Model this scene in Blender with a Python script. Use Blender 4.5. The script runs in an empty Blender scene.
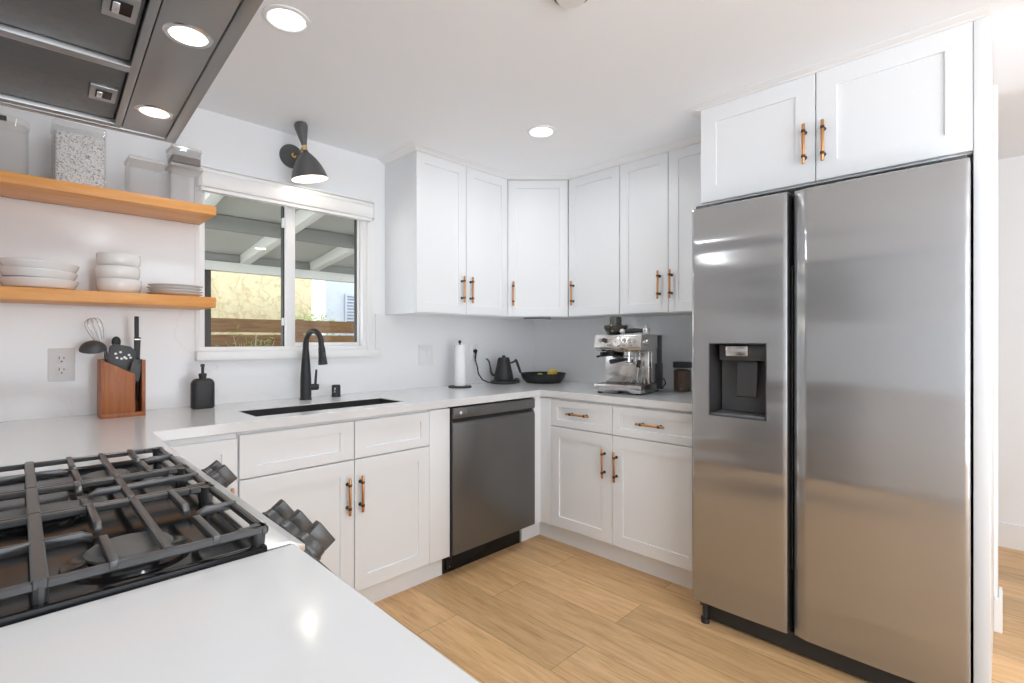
import bpy, bmesh, math, random
from mathutils import Vector, Matrix
SC = bpy.context.scene
COL = SC.collection
PI = math.pi
R = math.radians

# ------------------------------------------------------------------ camera
FPX, YAW, SHIFT = 501.3, 44.62, -1.4 / 1024
cam_d = bpy.data.cameras.new('camera')
cam_d.sensor_fit = 'HORIZONTAL'; cam_d.sensor_width = 36
cam_d.lens = FPX * 36 / 1024; cam_d.shift_y = SHIFT
cam_d.clip_start = 0.02; cam_d.clip_end = 200
cam = bpy.data.objects.new('camera', cam_d); COL.objects.link(cam)
cam.location = (-2.9155, -2.6443, 1.2143)
cam.rotation_euler = (R(90), 0, R(YAW - 90))
SC.camera = cam

# ------------------------------------------------------------------ world, exposure
SC.view_settings.view_transform = 'Standard'
SC.view_settings.look = 'None'
SC.view_settings.gamma = 1
SC.view_settings.exposure = 0.13
SC.view_settings.use_curve_mapping = False
SC.cycles.use_denoising = True
SC.cycles.max_bounces = 12
SC.cycles.diffuse_bounces = 7
SC.cycles.transparent_max_bounces = 16
SC.cycles.sample_clamp_indirect = 6
SC.cycles.caustics_reflective = False
SC.cycles.caustics_refractive = False
WORLD_STRENGTH = 2.2
w = bpy.data.worlds.new('sky'); SC.world = w; w.use_nodes = True
bg = w.node_tree.nodes['Background']
bg.inputs['Strength'].default_value = WORLD_STRENGTH
_n, _l = w.node_tree.nodes, w.node_tree.links          # sky above; below the horizon an added brighter glow to lift the ceiling
_tc = _n.new('ShaderNodeTexCoord'); _sx = _n.new('ShaderNodeSeparateXYZ'); _mr = _n.new('ShaderNodeMapRange'); _cr = _n.new('ShaderNodeValToRGB')
_l.new(_tc.outputs['Generated'], _sx.inputs[0]); _l.new(_sx.outputs['Z'], _mr.inputs['Value']); _mr.inputs['From Min'].default_value = -1; _mr.inputs['From Max'].default_value = 1
_l.new(_mr.outputs['Result'], _cr.inputs['Fac']); _l.new(_cr.outputs['Color'], bg.inputs['Color'])
_cr.color_ramp.elements[0].position = 0.44; _cr.color_ramp.elements[0].color = (2.04, 2.18, 2.36, 1)
_cr.color_ramp.elements[1].position = 0.56; _cr.color_ramp.elements[1].color = (1.13, 1.21, 1.29, 1)

sun_d = bpy.data.lights.new('sun', 'SUN'); sun_d.energy = 1.2; sun_d.angle = R(0.6); sun_d.color = (1, 0.97, 0.92)
sun = bpy.data.objects.new('sun', sun_d); COL.objects.link(sun); sun.rotation_euler = (R(33), 0, R(-18))
CEIL = 2.282
CAN_POWER = 3.0
CANS = [(-0.985, -0.95), (-2.255, -0.94), (-0.83, -3.4), (-2.22, -4.0)]  # the last two are added out of view to brighten the room
def disk_lamp(name, loc, size, power, spread=170, color=(0.93, 0.97, 1.0)):
    l = bpy.data.lights.new(name, 'AREA'); l.shape = 'DISK'; l.size = size; l.energy = power
    l.spread = R(spread); l.color = color
    o = bpy.data.objects.new(name, l); COL.objects.link(o); o.location = loc
    return o
for cx, cy in CANS:
    disk_lamp('can_lamp', (cx, cy, CEIL - 0.012), 0.11, CAN_POWER if cy > -2 else 2.4 * CAN_POWER)

# ------------------------------------------------------------------ materials
def nodes_of(m):
    nt = m.node_tree
    return nt, nt.nodes, nt.links, nt.nodes['Principled BSDF']
def mat(name, col, rough=0.5, metal=0.0, spec=0.5, coat=0.0, emit=None, estr=0.0):
    m = bpy.data.materials.new(name); m.use_nodes = True
    b = m.node_tree.nodes['Principled BSDF']
    b.inputs['Base Color'].default_value = (*col, 1); b.inputs['Roughness'].default_value = rough
    b.inputs['Metallic'].default_value = metal; b.inputs['Specular IOR Level'].default_value = spec
    b.inputs['Coat Weight'].default_value = coat
    if emit:
        b.inputs['Emission Color'].default_value = (*emit, 1); b.inputs['Emission Strength'].default_value = estr
    return m
def ramp(nt, stops):
    r = nt.nodes.new('ShaderNodeValToRGB'); cr = r.color_ramp
    while len(cr.elements) < len(stops): cr.elements.new(0.5)
    for e, (p, c) in zip(cr.elements, stops): e.position = p; e.color = (*c, 1)
    return r
def coords(nt, scale=(1, 1, 1), rot=(0, 0, 0), geo=True):
    if geo:
        t = nt.nodes.new('ShaderNodeNewGeometry'); out = t.outputs['Position']
    else:
        t = nt.nodes.new('ShaderNodeTexCoord'); out = t.outputs['Object']
    mp = nt.nodes.new('ShaderNodeMapping')
    mp.inputs['Scale'].default_value = scale; mp.inputs['Rotation'].default_value = rot
    nt.links.new(out, mp.inputs['Vector'])
    return mp.outputs['Vector']
def noise(nt, vec, scale, detail=4, rough=0.5, dist=0.0):
    n = nt.nodes.new('ShaderNodeTexNoise'); n.inputs['Scale'].default_value = scale
    n.inputs['Detail'].default_value = detail; n.inputs['Roughness'].default_value = rough
    n.inputs['Distortion'].default_value = dist
    nt.links.new(vec, n.inputs['Vector']); return n
def bump(nt, b, height, strength, dist=0.01):
    bp = nt.nodes.new('ShaderNodeBump'); bp.inputs['Strength'].default_value = strength; bp.inputs['Distance'].default_value = dist
    nt.links.new(height, bp.inputs['Height']); nt.links.new(bp.outputs['Normal'], b.inputs['Normal'])

M = {}
def wall_paint(name, col, rough=0.6):
    m = mat(name, col, rough, spec=0.3); nt, N, L, b = nodes_of(m)
    n = noise(nt, coords(nt), 220, 3); bump(nt, b, n.outputs['Fac'], 0.04, 0.002)
    return m
M['wall'] = wall_paint('white_wall_paint', (0.86, 0.875, 0.89))
M['ceiling'] = wall_paint('white_ceiling_paint', (0.90, 0.92, 0.945), 0.7)
M['trim'] = mat('white_trim_paint', (0.86, 0.86, 0.86), 0.35)
M['cab'] = mat('white_cabinet_lacquer', (0.815, 0.83, 0.845), 0.32, spec=0.4)
M['vinyl'] = mat('white_vinyl', (0.84, 0.84, 0.84), 0.3)

def quartz(name, base, vein, amount, scale):
    m = mat(name, base, 0.12, spec=0.5); nt, N, L, b = nodes_of(m)
    v = coords(nt, (1, 1, 1), (0.3, 0.5, 0.6))
    n = noise(nt, v, scale, 6, 0.6, 1.6)
    r = ramp(nt, [(0.0, (0, 0, 0)), (0.485, (0, 0, 0)), (0.5, (1, 1, 1)), (0.515, (0, 0, 0))])
    L.new(n.outputs['Fac'], r.inputs['Fac'])
    n2 = noise(nt, v, 1.7, 2); r2 = ramp(nt, [(0.5, (0, 0, 0)), (0.68, (1, 1, 1))]); L.new(n2.outputs['Fac'], r2.inputs['Fac'])
    mu = N.new('ShaderNodeMath'); mu.operation = 'MULTIPLY'; L.new(r.outputs['Color'], mu.inputs[0]); L.new(r2.outputs['Color'], mu.inputs[1])
    mu2 = N.new('ShaderNodeMath'); mu2.operation = 'MULTIPLY'; L.new(mu.outputs[0], mu2.inputs[0]); mu2.inputs[1].default_value = amount
    mx = N.new('ShaderNodeMix'); mx.data_type = 'RGBA'; mx.inputs['A'].default_value = (*base, 1); mx.inputs['B'].default_value = (*vein, 1)
    L.new(mu2.outputs[0], mx.inputs['Factor']); L.new(mx.outputs['Result'], b.inputs['Base Color'])
    return m
M['quartz'] = quartz('white_quartz', (0.72, 0.725, 0.73), (0.6, 0.6, 0.6), 0.25, 1.3)
M['splash'] = quartz('veined_white_quartz', (0.86, 0.865, 0.875), (0.66, 0.61, 0.60), 0.25, 1.1)

def steel(name, col, rough, scale, stripe=0.08, aniso=0.6, arot=0.0):
    m = mat(name, col, rough, 1.0); nt, N, L, b = nodes_of(m)
    n = noise(nt, coords(nt, scale), 1.0, 3, 0.6)
    mr = N.new('ShaderNodeMapRange'); mr.inputs['To Min'].default_value = rough - stripe; mr.inputs['To Max'].default_value = rough + stripe
    L.new(n.outputs['Fac'], mr.inputs['Value']); L.new(mr.outputs['Result'], b.inputs['Roughness'])
    b.inputs['Anisotropic'].default_value = aniso; b.inputs['Anisotropic Rotation'].default_value = arot
    tn = N.new('ShaderNodeTangent'); tn.direction_type = 'RADIAL'; tn.axis = 'Z'
    L.new(tn.outputs['Tangent'], b.inputs['Tangent'])
    return m
def two_lobe(m, rough2, fac):
    nt, N, L, b = nodes_of(m)
    c = N.new('ShaderNodeBsdfPrincipled')
    for k in ('Base Color', 'Metallic'): c.inputs[k].default_value = b.inputs[k].default_value
    c.inputs['Roughness'].default_value = rough2
    mx = N.new('ShaderNodeMixShader'); mx.inputs[0].default_value = fac
    L.new(b.outputs[0], mx.inputs[1]); L.new(c.outputs[0], mx.inputs[2]); L.new(mx.outputs[0], N['Material Output'].inputs['Surface'])
M['fridge_steel'] = steel('brushed_stainless', (0.47, 0.475, 0.485), 0.15, (400, 400, 6), 0.02, 0.85, 0.0)

nt, N, L, bb_ = nodes_of(M['fridge_steel']); two_lobe(M['fridge_steel'], 0.55, 0.42); nz = noise(nt, coords(nt, (0.9, 0.9, 7.0)), 1.0, 1, 0.4); bump(nt, bb_, nz.outputs['Fac'], 0.5, 0.03)
M['hood_steel'] = steel('brushed_hood_steel', (0.36, 0.355, 0.35), 0.34, (6, 300, 300), 0.05, 0.3)
M['steel'] = steel('polished_steel', (0.66, 0.65, 0.64), 0.24, (30, 300, 300), 0.04, 0.2)
M['dark_steel'] = steel('dark_stainless', (0.165, 0.165, 0.163), 0.30, (6, 300, 300), 0.03, 0.4)
M['dark_steel'].node_tree.nodes['Principled BSDF'].inputs['Metallic'].default_value = 0.75
M['trim_steel'] = steel('bright_cooktop_steel', (0.66, 0.655, 0.65), 0.34, (300, 6, 300), 0.03, 0.3)
M['panel_dark'] = mat('dark_control_panel', (0.075, 0.075, 0.075), 0.38, 0.5)
M['chrome'] = mat('chrome', (0.8, 0.8, 0.8), 0.08, 1.0)
M['copper'] = mat('copper', (0.62, 0.30, 0.13), 0.3, 1.0)
M['bronze'] = mat('dark_bronze', (0.09, 0.06, 0.045), 0.4, 0.8)
M['brass'] = mat('brass', (0.72, 0.52, 0.25), 0.25, 1.0)
M['black'] = mat('matte_black', (0.022, 0.022, 0.023), 0.5)
M['black_gloss'] = mat('black_gloss_enamel', (0.010, 0.010, 0.011), 0.13, spec=0.25)
M['iron'] = mat('cast_iron', (0.042, 0.042, 0.043), 0.30, spec=1.0)
M['cap'] = mat('burner_cap', (0.11, 0.11, 0.11), 0.45, spec=0.5)
M['rubber'] = mat('black_rubber', (0.012, 0.012, 0.012), 0.6)
M['gasket'] = mat('dark_gasket', (0.02, 0.02, 0.02), 0.5)
M['charcoal'] = mat('charcoal_nylon', (0.055, 0.057, 0.06), 0.45)
M['charcoal_metal'] = mat('charcoal_painted_metal', (0.095, 0.095, 0.097), 0.42)
M['knob'] = mat('graphite_knob', (0.10, 0.10, 0.10), 0.35, 0.5)
M['sink'] = mat('black_granite', (0.02, 0.02, 0.021), 0.55)
M['filter'] = steel('dark_filter_mesh', (0.16, 0.16, 0.16), 0.45, (60, 60, 60), 0.1, 0.0)
M['dispenser'] = mat('grey_dispenser_plastic', (0.15, 0.15, 0.155), 0.3)
M['dispenser_dark'] = mat('dark_dispenser_plastic', (0.045, 0.045, 0.047), 0.3)
M['plastic_white'] = mat('white_plastic', (0.80, 0.80, 0.80), 0.35)
M['slot'] = mat('outlet_slot', (0.05, 0.05, 0.05), 0.6)
M['ceramic'] = mat('white_ceramic', (0.80, 0.80, 0.79), 0.2, coat=0.3)
M['paper'] = mat('white_paper', (0.84, 0.84, 0.84), 0.9)
M['lemon'] = mat('yellow_peel', (0.72, 0.50, 0.08), 0.45)
M['lime'] = mat('yellow_green_peel', (0.45, 0.47, 0.06), 0.5)
M['coffee'] = mat('ground_coffee', (0.10, 0.055, 0.035), 0.8)
M['lens'] = mat('lamp_lens', (1, 1, 1), 0.4, emit=(1, 0.99, 0.96), estr=5.0)
M['hood_lens'] = mat('hood_lamp_lens', (1, 1, 1), 0.4, emit=(1, 0.97, 0.92), estr=1.6)
M['shade_in'] = mat('white_shade_lining', (0.80, 0.76, 0.66), 0.5)
M['bulb'] = mat('lit_bulb', (1, 1, 1), 0.4, emit=(1, 0.90, 0.72), estr=2.5)
M['smoked'] = mat('smoked_plastic', (0.06, 0.055, 0.05), 0.15, spec=0.6)
M['gauge'] = mat('gauge_face', (0.82, 0.81, 0.79), 0.3)
M['logo'] = mat('logo_white', (0.75, 0.75, 0.75), 0.4)
M['logo_grey'] = mat('logo_grey', (0.33, 0.33, 0.33), 0.4)

def wood(name, c1, c2, c3, grain, scale=1.0, rough=0.4, bumps=0.05):
    m = mat(name, c1, rough); nt, N, L, b = nodes_of(m)
    v = coords(nt, grain)
    n = noise(nt, v, 3.0 * scale, 6, 0.6, 0.8)
    r = ramp(nt, [(0.25, c3), (0.5, c1), (0.75, c2)]); L.new(n.outputs['Fac'], r.inputs['Fac'])
    L.new(r.outputs['Color'], b.inputs['Base Color']); bump(nt, b, n.outputs['Fac'], bumps, 0.003)
    return m
M['shelf_wood'] = wood('honey_shelf_wood', (0.76, 0.34, 0.09), (0.82, 0.42, 0.14), (0.64, 0.26, 0.062), (1.2, 14, 14))
M['block_wood'] = wood('reddish_acacia', (0.36, 0.115, 0.035), (0.44, 0.16, 0.05), (0.24, 0.065, 0.02), (24, 24, 1.6), 1.0, 0.45)
M['fence_wood'] = wood('weathered_cedar', (0.24, 0.125, 0.05), (0.31, 0.17, 0.075), (0.13, 0.06, 0.025), (1.2, 9, 16), 1.2, 0.8)

def floor_mat():
    m = mat('oak_planks', (0.6, 0.4, 0.22), 0.36); nt, N, L, b = nodes_of(m)
    v = coords(nt, (1, 1, 1), (0, 0, R(90)))
    br = N.new('ShaderNodeTexBrick'); L.new(v, br.inputs['Vector'])
    br.offset = 0.37; br.inputs['Scale'].default_value = 1.0
    br.inputs['Brick Width'].default_value = 1.45; br.inputs['Row Height'].default_value = 0.215
    br.inputs['Mortar Size'].default_value = 0.0012; br.inputs['Mortar Smooth'].default_value = 0.3; br.inputs['Bias'].default_value = 0.0
    br.inputs['Color1'].default_value = (0, 0, 0, 1); br.inputs['Color2'].default_value = (1, 1, 1, 1); br.inputs['Mortar'].default_value = (0.5, 0.5, 0.5, 1)
    off = N.new('ShaderNodeVectorMath'); off.operation = 'MULTIPLY_ADD'
    L.new(br.outputs['Color'], off.inputs[0]); off.inputs[1].default_value = (7, 3, 5); L.new(coords(nt, (11, 1.0, 1)), off.inputs[2])
    n = noise(nt, off.outputs[0], 1.5, 8, 0.62, 1.4)
    r = ramp(nt, [(0.30, (0.56, 0.33, 0.15)), (0.48, (0.68, 0.425, 0.205)), (0.72, (0.78, 0.515, 0.27))]); L.new(n.outputs['Fac'], r.inputs['Fac'])
    n2 = noise(nt, coords(nt, (60, 3, 1)), 2.0, 6, 0.7, 0.4)
    r2 = ramp(nt, [(0.32, (0.66, 0.60, 0.52)), (0.52, (1, 1, 1))]); L.new(n2.outputs['Fac'], r2.inputs['Fac'])
    mx = N.new('ShaderNodeMix'); mx.data_type = 'RGBA'; mx.blend_type = 'MULTIPLY'; mx.inputs['Factor'].default_value = 0.8
    L.new(r.outputs['Color'], mx.inputs['A']); L.new(r2.outputs['Color'], mx.inputs['B'])
    hs = N.new('ShaderNodeHueSaturation'); L.new(mx.outputs['Result'], hs.inputs['Color'])
    mr = N.new('ShaderNodeMapRange'); mr.inputs['To Min'].default_value = 0.86; mr.inputs['To Max'].default_value = 1.08
    L.new(br.outputs['Color'], mr.inputs['Value']); L.new(mr.outputs['Result'], hs.inputs['Value'])
    mx2 = N.new('ShaderNodeMix'); mx2.data_type = 'RGBA'; mx2.inputs['B'].default_value = (0.22, 0.12, 0.05, 1)
    L.new(br.outputs['Fac'], mx2.inputs['Factor']); L.new(hs.outputs['Color'], mx2.inputs['A'])
    L.new(mx2.outputs['Result'], b.inputs['Base Color']); bump(nt, b, n2.outputs['Fac'], 0.05, 0.002)
    return m
M['floor'] = floor_mat()

def thin_glass(name, tint, f0=0.04, rough=0.0, haze=0.0):
    m = bpy.data.materials.new(name); m.use_nodes = True; nt = m.node_tree; N, L = nt.nodes, nt.links
    N.remove(N['Principled BSDF']); out = N['Material Output']
    t = N.new('ShaderNodeBsdfTransparent'); t.inputs['Color'].default_value = (*tint, 1)
    g = N.new('ShaderNodeBsdfGlossy'); g.inputs['Roughness'].default_value = rough
    f = N.new('ShaderNodeFresnel'); f.inputs['IOR'].default_value = 1.45
    mx = N.new('ShaderNodeMixShader'); ge = N.new('ShaderNodeNewGeometry'); iv = N.new('ShaderNodeMath'); iv.operation = 'SUBTRACT'; iv.inputs[0].default_value = 1; L.new(ge.outputs['Backfacing'], iv.inputs[1]); mm = N.new('ShaderNodeMath'); mm.operation = 'MULTIPLY'; L.new(f.outputs[0], mm.inputs[0]); L.new(iv.outputs[0], mm.inputs[1]); L.new(mm.outputs[0], mx.inputs[0]); L.new(t.outputs[0], mx.inputs[1]); L.new(g.outputs[0], mx.inputs[2])
    if haze:
        df = N.new('ShaderNodeBsdfDiffuse'); df.inputs['Color'].default_value = (0.85, 0.85, 0.85, 1)
        m2 = N.new('ShaderNodeMixShader'); m2.inputs[0].default_value = haze
        L.new(mx.outputs[0], m2.inputs[1]); L.new(df.outputs[0], m2.inputs[2]); mx = m2
    L.new(mx.outputs[0], out.inputs['Surface'])
    return m
M['pane'] = thin_glass('window_glass', (0.97, 0.98, 0.975))
M['acrylic'] = thin_glass('clear_acrylic', (0.965, 0.965, 0.965), rough=0.03, haze=0.10)
M['acrylic_lid'] = thin_glass('frosted_acrylic', (0.96, 0.96, 0.96), rough=0.05, haze=0.35)
M['jar_glass'] = thin_glass('clear_glass', (0.97, 0.97, 0.97))
def speckle():
    m = mat('speckled_grain', (0.7, 0.7, 0.7), 0.7); nt, N, L, b = nodes_of(m)
    v = N.new('ShaderNodeTexVoronoi'); v.inputs['Scale'].default_value = 290; L.new(coords(nt), v.inputs['Vector'])
    r = ramp(nt, [(0.0, (0.16, 0.13, 0.11)), (0.14, (0.36, 0.33, 0.30)), (0.26, (0.68, 0.67, 0.66)), (0.5, (0.86, 0.86, 0.86))])
    sp = N.new('ShaderNodeSeparateColor'); L.new(v.outputs['Color'], sp.inputs['Color']); L.new(sp.outputs['Red'], r.inputs['Fac'])
    L.new(r.outputs['Color'], b.inputs['Base Color']); bump(nt, b, v.outputs['Distance'], 0.5, 0.003)
    return m
M['speckle'] = speckle()
def mottled(name, c1, c2, scale, rough=0.8, bs=0.3):
    m = mat(name, c1, rough); nt, N, L, b = nodes_of(m)
    n = noise(nt, coords(nt), scale, 6, 0.6, 0.6)
    r = ramp(nt, [(0.35, c1), (0.65, c2)]); L.new(n.outputs['Fac'], r.inputs['Fac']); L.new(r.outputs['Color'], b.inputs['Base Color'])
    bump(nt, b, n.outputs['Fac'], bs, 0.02)
    return m
M['stucco'] = mottled('yellow_stucco', (0.51, 0.44, 0.275), (0.58, 0.51, 0.335), 9, 0.9, 0.6)
_nt, _N, _L, _b = nodes_of(M['stucco'])
_n1 = noise(_nt, coords(_nt), 3.2, 5, 0.6, 1.2); _r1 = ramp(_nt, [(0.455, (1, 1, 1)), (0.5, (0.70, 0.64, 0.52)), (0.53, (1, 1, 1))]); _L.new(_n1.outputs['Fac'], _r1.inputs['Fac'])
_mx = _N.new('ShaderNodeMix'); _mx.data_type = 'RGBA'; _mx.blend_type = 'MULTIPLY'; _mx.inputs['Factor'].default_value = 0.75
_src = _b.inputs['Base Color'].links[0].from_socket; _L.new(_src, _mx.inputs['A']); _L.new(_r1.outputs['Color'], _mx.inputs['B']); _L.new(_mx.outputs['Result'], _b.inputs['Base Color'])
M['blue_wall'] = mottled('pale_blue_siding', (0.42, 0.46, 0.53), (0.48, 0.52, 0.58), 3, 0.8, 0.05)
M['grey_vent'] = mat('grey_vent_paint', (0.40, 0.44, 0.50), 0.6)
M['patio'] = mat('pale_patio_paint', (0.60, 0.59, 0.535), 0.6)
M['patio_dark'] = mat('dark_patio_tone', (0.21, 0.205, 0.185), 0.6)  # darker tone for the blocking boards between rafters
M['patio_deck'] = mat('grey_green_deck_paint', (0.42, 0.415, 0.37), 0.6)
M['concrete'] = mottled('concrete', (0.45, 0.44, 0.42), (0.52, 0.51, 0.49), 6, 0.9, 0.1)
M['dark_post'] = mat('dark_brown_post', (0.03, 0.022, 0.018), 0.5)
M['leaf'] = mat('green_leaf', (0.22, 0.33, 0.05), 0.5)
M['twig'] = mat('pale_twig', (0.42, 0.38, 0.28), 0.8)

# ------------------------------------------------------------------ mesh builder
class MB:
    def __init__(self): self.bm = bmesh.new(); self.mi = 0
    def _f(self, vs):
        try:
            f = self.bm.faces.new(vs); f.material_index = self.mi; return f
        except ValueError: return None
    def poly(self, pts, h=None):
        return self._f([self.bm.verts.new(p) for p in pts])
    def box(self, x0, x1, y0, y1, z0, z1, bev=0.0, seg=2):
        if x0 > x1: x0, x1 = x1, x0
        if y0 > y1: y0, y1 = y1, y0
        if z0 > z1: z0, z1 = z1, z0
        v = [self.bm.verts.new((x, y, z)) for z in (z0, z1) for y in (y0, y1) for x in (x0, x1)]
        fs = [self._f([v[i] for i in q]) for q in ((0, 2, 3, 1), (4, 5, 7, 6), (0, 1, 5, 4), (2, 6, 7, 3), (0, 4, 6, 2), (1, 3, 7, 5))]
        if bev > 0:
            es = {e for f in fs for e in f.edges}
            r = bmesh.ops.bevel(self.bm, geom=list(es), offset=bev, segments=seg, affect='EDGES', profile=0.5)
            for f in r['faces']: f.material_index = self.mi
        return self
    def prism(self, pts, a, b, axis='z', bev=0.0):
        """polygon pts (2D) extruded from a to b along axis"""
        def P(p, t):
            return {'z': (p[0], p[1], t), 'y': (p[0], t, p[1]), 'x': (t, p[0], p[1])}[axis]
        lo = [self.bm.verts.new(P(p, a)) for p in pts]; hi = [self.bm.verts.new(P(p, b)) for p in pts]
        n = len(pts); fs = [self._f(lo[::-1]), self._f(hi)]
        for i in range(n): fs.append(self._f([lo[i], lo[(i + 1) % n], hi[(i + 1) % n], hi[i]]))
        fs = [f for f in fs if f]
        bmesh.ops.recalc_face_normals(self.bm, faces=fs)
        if bev > 0:
            es = {e for f in fs for e in f.edges}
            r = bmesh.ops.bevel(self.bm, geom=list(es), offset=bev, segments=2, affect='EDGES', profile=0.5)
            for f in r['faces']: f.material_index = self.mi
        return self
    def ring(self, c, r, seg, u, v):
        return [self.bm.verts.new(Vector(c) + u * (r * math.cos(2 * PI * i / seg)) + v * (r * math.sin(2 * PI * i / seg))) for i in range(seg)]
    def loft(self, rings, cap0=True, cap1=True):
        for a, b in zip(rings, rings[1:]):
            n = len(a)
            for i in range(n): self._f([a[i], a[(i + 1) % n], b[(i + 1) % n], b[i]])
        if cap0: self._f(rings[0][::-1])
        if cap1: self._f(rings[-1])
        return self
    def cyl(self, p0, p1, r0, r1=None, seg=20, caps=True):
        p0, p1 = Vector(p0), Vector(p1); r1 = r0 if r1 is None else r1
        d = (p1 - p0).normalized(); u = d.orthogonal().normalized(); v = d.cross(u)
        self.loft([self.ring(p0, r0, seg, u, v), self.ring(p1, r1, seg, u, v)], caps, caps); return self
    def lathe(self, prof, c=(0, 0, 0), axis=(0, 0, 1), seg=32, caps=(True, True)):
        """prof: list of (radius, height) along axis from c"""
        d = Vector(axis).normalized(); u = d.orthogonal().normalized(); v = d.cross(u); c = Vector(c)
        self.loft([self.ring(c + d * h, max(r, 1e-4), seg, u, v) for r, h in prof], *caps); return self
    def tube(self, pts, r, seg=10, caps=True):
        pts = [Vector(p) for p in pts]; n = len(pts); rr = r if isinstance(r, (list, tuple)) else [r] * n
        rings = []; u = None
        for i, p in enumerate(pts):
            d = (pts[min(i + 1, n - 1)] - pts[max(i - 1, 0)]).normalized()
            if u is None: u = d.orthogonal().normalized()
            u = (u - d * u.dot(d)).normalized(); v = d.cross(u)
            rings.append(self.ring(p, rr[i], seg, u, v))
        self.loft(rings, caps, caps); return self
    def ellipsoid(self, c, rx, ry, rz, seg=20, rings=12):
        c = Vector(c); rs = []
        for i in range(rings + 1):
            t = -PI / 2 + PI * i / rings; k = max(math.cos(t), 0.01)
            rs.append([self.bm.verts.new(c + Vector((rx * k * math.cos(2 * PI * j / seg), ry * k * math.sin(2 * PI * j / seg), rz * math.sin(t)))) for j in range(seg)])
        self.loft(rs); return self
    def rbox(self, x0, x1, y0, y1, levels, rad, seg=5):
        """rounded-rectangle outline lofted through levels [(z, inset)]"""
        rs = []
        for z, ins in levels:
            a0, a1, b0, b1 = x0 + ins, x1 - ins, y0 + ins, y1 - ins; r = max(rad - ins, 0.002)
            pts = []
            for cx, cy, s in ((a1 - r, b1 - r, 0), (a0 + r, b1 - r, 90), (a0 + r, b0 + r, 180), (a1 - r, b0 + r, 270)):
                for k in range(seg + 1):
                    t = R(s + 90 * k / seg); pts.append(self.bm.verts.new((cx + r * math.cos(t), cy + r * math.sin(t), z)))
            rs.append(pts)
        self.loft(rs); return self
    def xf(self, mtx): bmesh.ops.transform(self.bm, matrix=mtx, verts=self.bm.verts[:]); return self
    def build(self, name, mats, parent=None, world=False, smooth=35, fix=False):
        """world=True: the vertices are world coordinates (parents unrotated)"""
        if fix: bmesh.ops.recalc_face_normals(self.bm, faces=self.bm.faces[:])
        me = bpy.data.meshes.new(name)
        o = bpy.data.objects.new(name, me); COL.objects.link(o)
        if parent is not None:
            o.parent = parent
            if world:
                off = Vector((0, 0, 0)); q = parent
                while q is not None: off += q.location; q = q.parent
                bmesh.ops.translate(self.bm, vec=-off, verts=self.bm.verts[:])
        else:
            vs = [v.co for v in self.bm.verts]
            c = Vector(((min(v.x for v in vs) + max(v.x for v in vs)) / 2, (min(v.y for v in vs) + max(v.y for v in vs)) / 2, min(v.z for v in vs)))
            bmesh.ops.translate(self.bm, vec=-c, verts=self.bm.verts[:]); o.location = c
        self.bm.to_mesh(me); self.bm.free()
        for k in (mats if isinstance(mats, (list, tuple)) else [mats]): me.materials.append(M[k])
        if smooth:
            me.polygons.foreach_set('use_smooth', [True] * len(me.polygons)); me.set_sharp_from_angle(angle=R(smooth))
        return o

def tag(o, label=None, cat=None, group=None, kind=None):
    if label: o['label'] = label
    if cat: o['category'] = cat
    if group: o['group'] = group
    if kind: o['kind'] = kind
    return o
def thing(name, label, cat, loc=(0, 0, 0), rz=0.0, group=None, kind=None):
    o = bpy.data.objects.new(name, None); COL.objects.link(o); o.empty_display_size = 0.05
    o.location = loc; o.rotation_euler = (0, 0, R(rz))
    return tag(o, label, cat, group, kind)
KIDS = {}
def copy_tree(o, parent=None):
    c = o.copy(); COL.objects.link(c)
    if parent is not None: c.parent = parent
    for ch in [x for x in o.children]: copy_tree(ch, c)
    return c
def struct(o, label=None, cat=None): return tag(o, label, cat, kind='structure')

# ------------------------------------------------------------------ setting
struct(MB().box(-3.9, 1.4, -4.7, 0.0, -0.05, 0.0).build('floor', 'floor', smooth=0), 'light oak plank floor', 'floor')
struct(MB().box(-4.6, 1.4, -5.0, 0.14, CEIL, CEIL + 0.12).build('ceiling', 'ceiling', smooth=0), 'flat white ceiling', 'ceiling')
WX0, WX1, WZ0, WZ1 = -2.285, -1.435, 1.16, 1.985     # window opening
b = MB()
b.box(-3.37, WX0, 0, 0.14, 0, CEIL).box(WX1, 0.12, 0, 0.14, 0, CEIL).box(WX0, WX1, 0, 0.14, 0, WZ0).box(WX0, WX1, 0, 0.14, WZ1, CEIL)
struct(b.build('wall_back', 'wall', smooth=0), 'white window wall behind the sink', 'wall')
struct(MB().box(0, 0.12, -2.618, 0, 0, CEIL).build('wall_right', 'wall', smooth=0), 'white wall behind the fridge and coffee counter', 'wall')
struct(MB().box(-3.37, -3.245, -3.5, 0, 0, CEIL).build('wall_left', 'wall', smooth=0), 'white wall behind the range', 'wall')
struct(MB().box(1.22, 1.34, -4.4, 0.14, 0, CEIL).build('wall_hall', 'wall', smooth=0), 'white hallway wall past the fridge', 'wall')
struct(MB().box(0.12, 1.22, 0.0, 0.14, 0, CEIL).build('wall_hall_end', 'wall', smooth=0), 'white hallway end wall', 'wall')
def baseboard(name, pts, label):
    b = MB()
    for x0, x1, y0, y1 in pts: b.box(x0, x1, y0, y1, 0, 0.128).box(x0 + 0.002, x1 - 0.002, y0 + 0.002, y1 - 0.002, 0.128, 0.14)
    struct(b.build(name, 'trim', smooth=0), label, 'baseboard')
baseboard('baseboard_hall', [(1.205, 1.22, -4.4, -0.02)], 'white baseboard along the hallway wall')
baseboard('baseboard_right', [(-0.016, -0.0005, -2.632, -2.6065), (-0.0005, 0.135, -2.632, -2.6185), (0.1205, 0.135, -2.6185, -0.02)], 'white baseboard wrapping the wall end beside the fridge')
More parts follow.
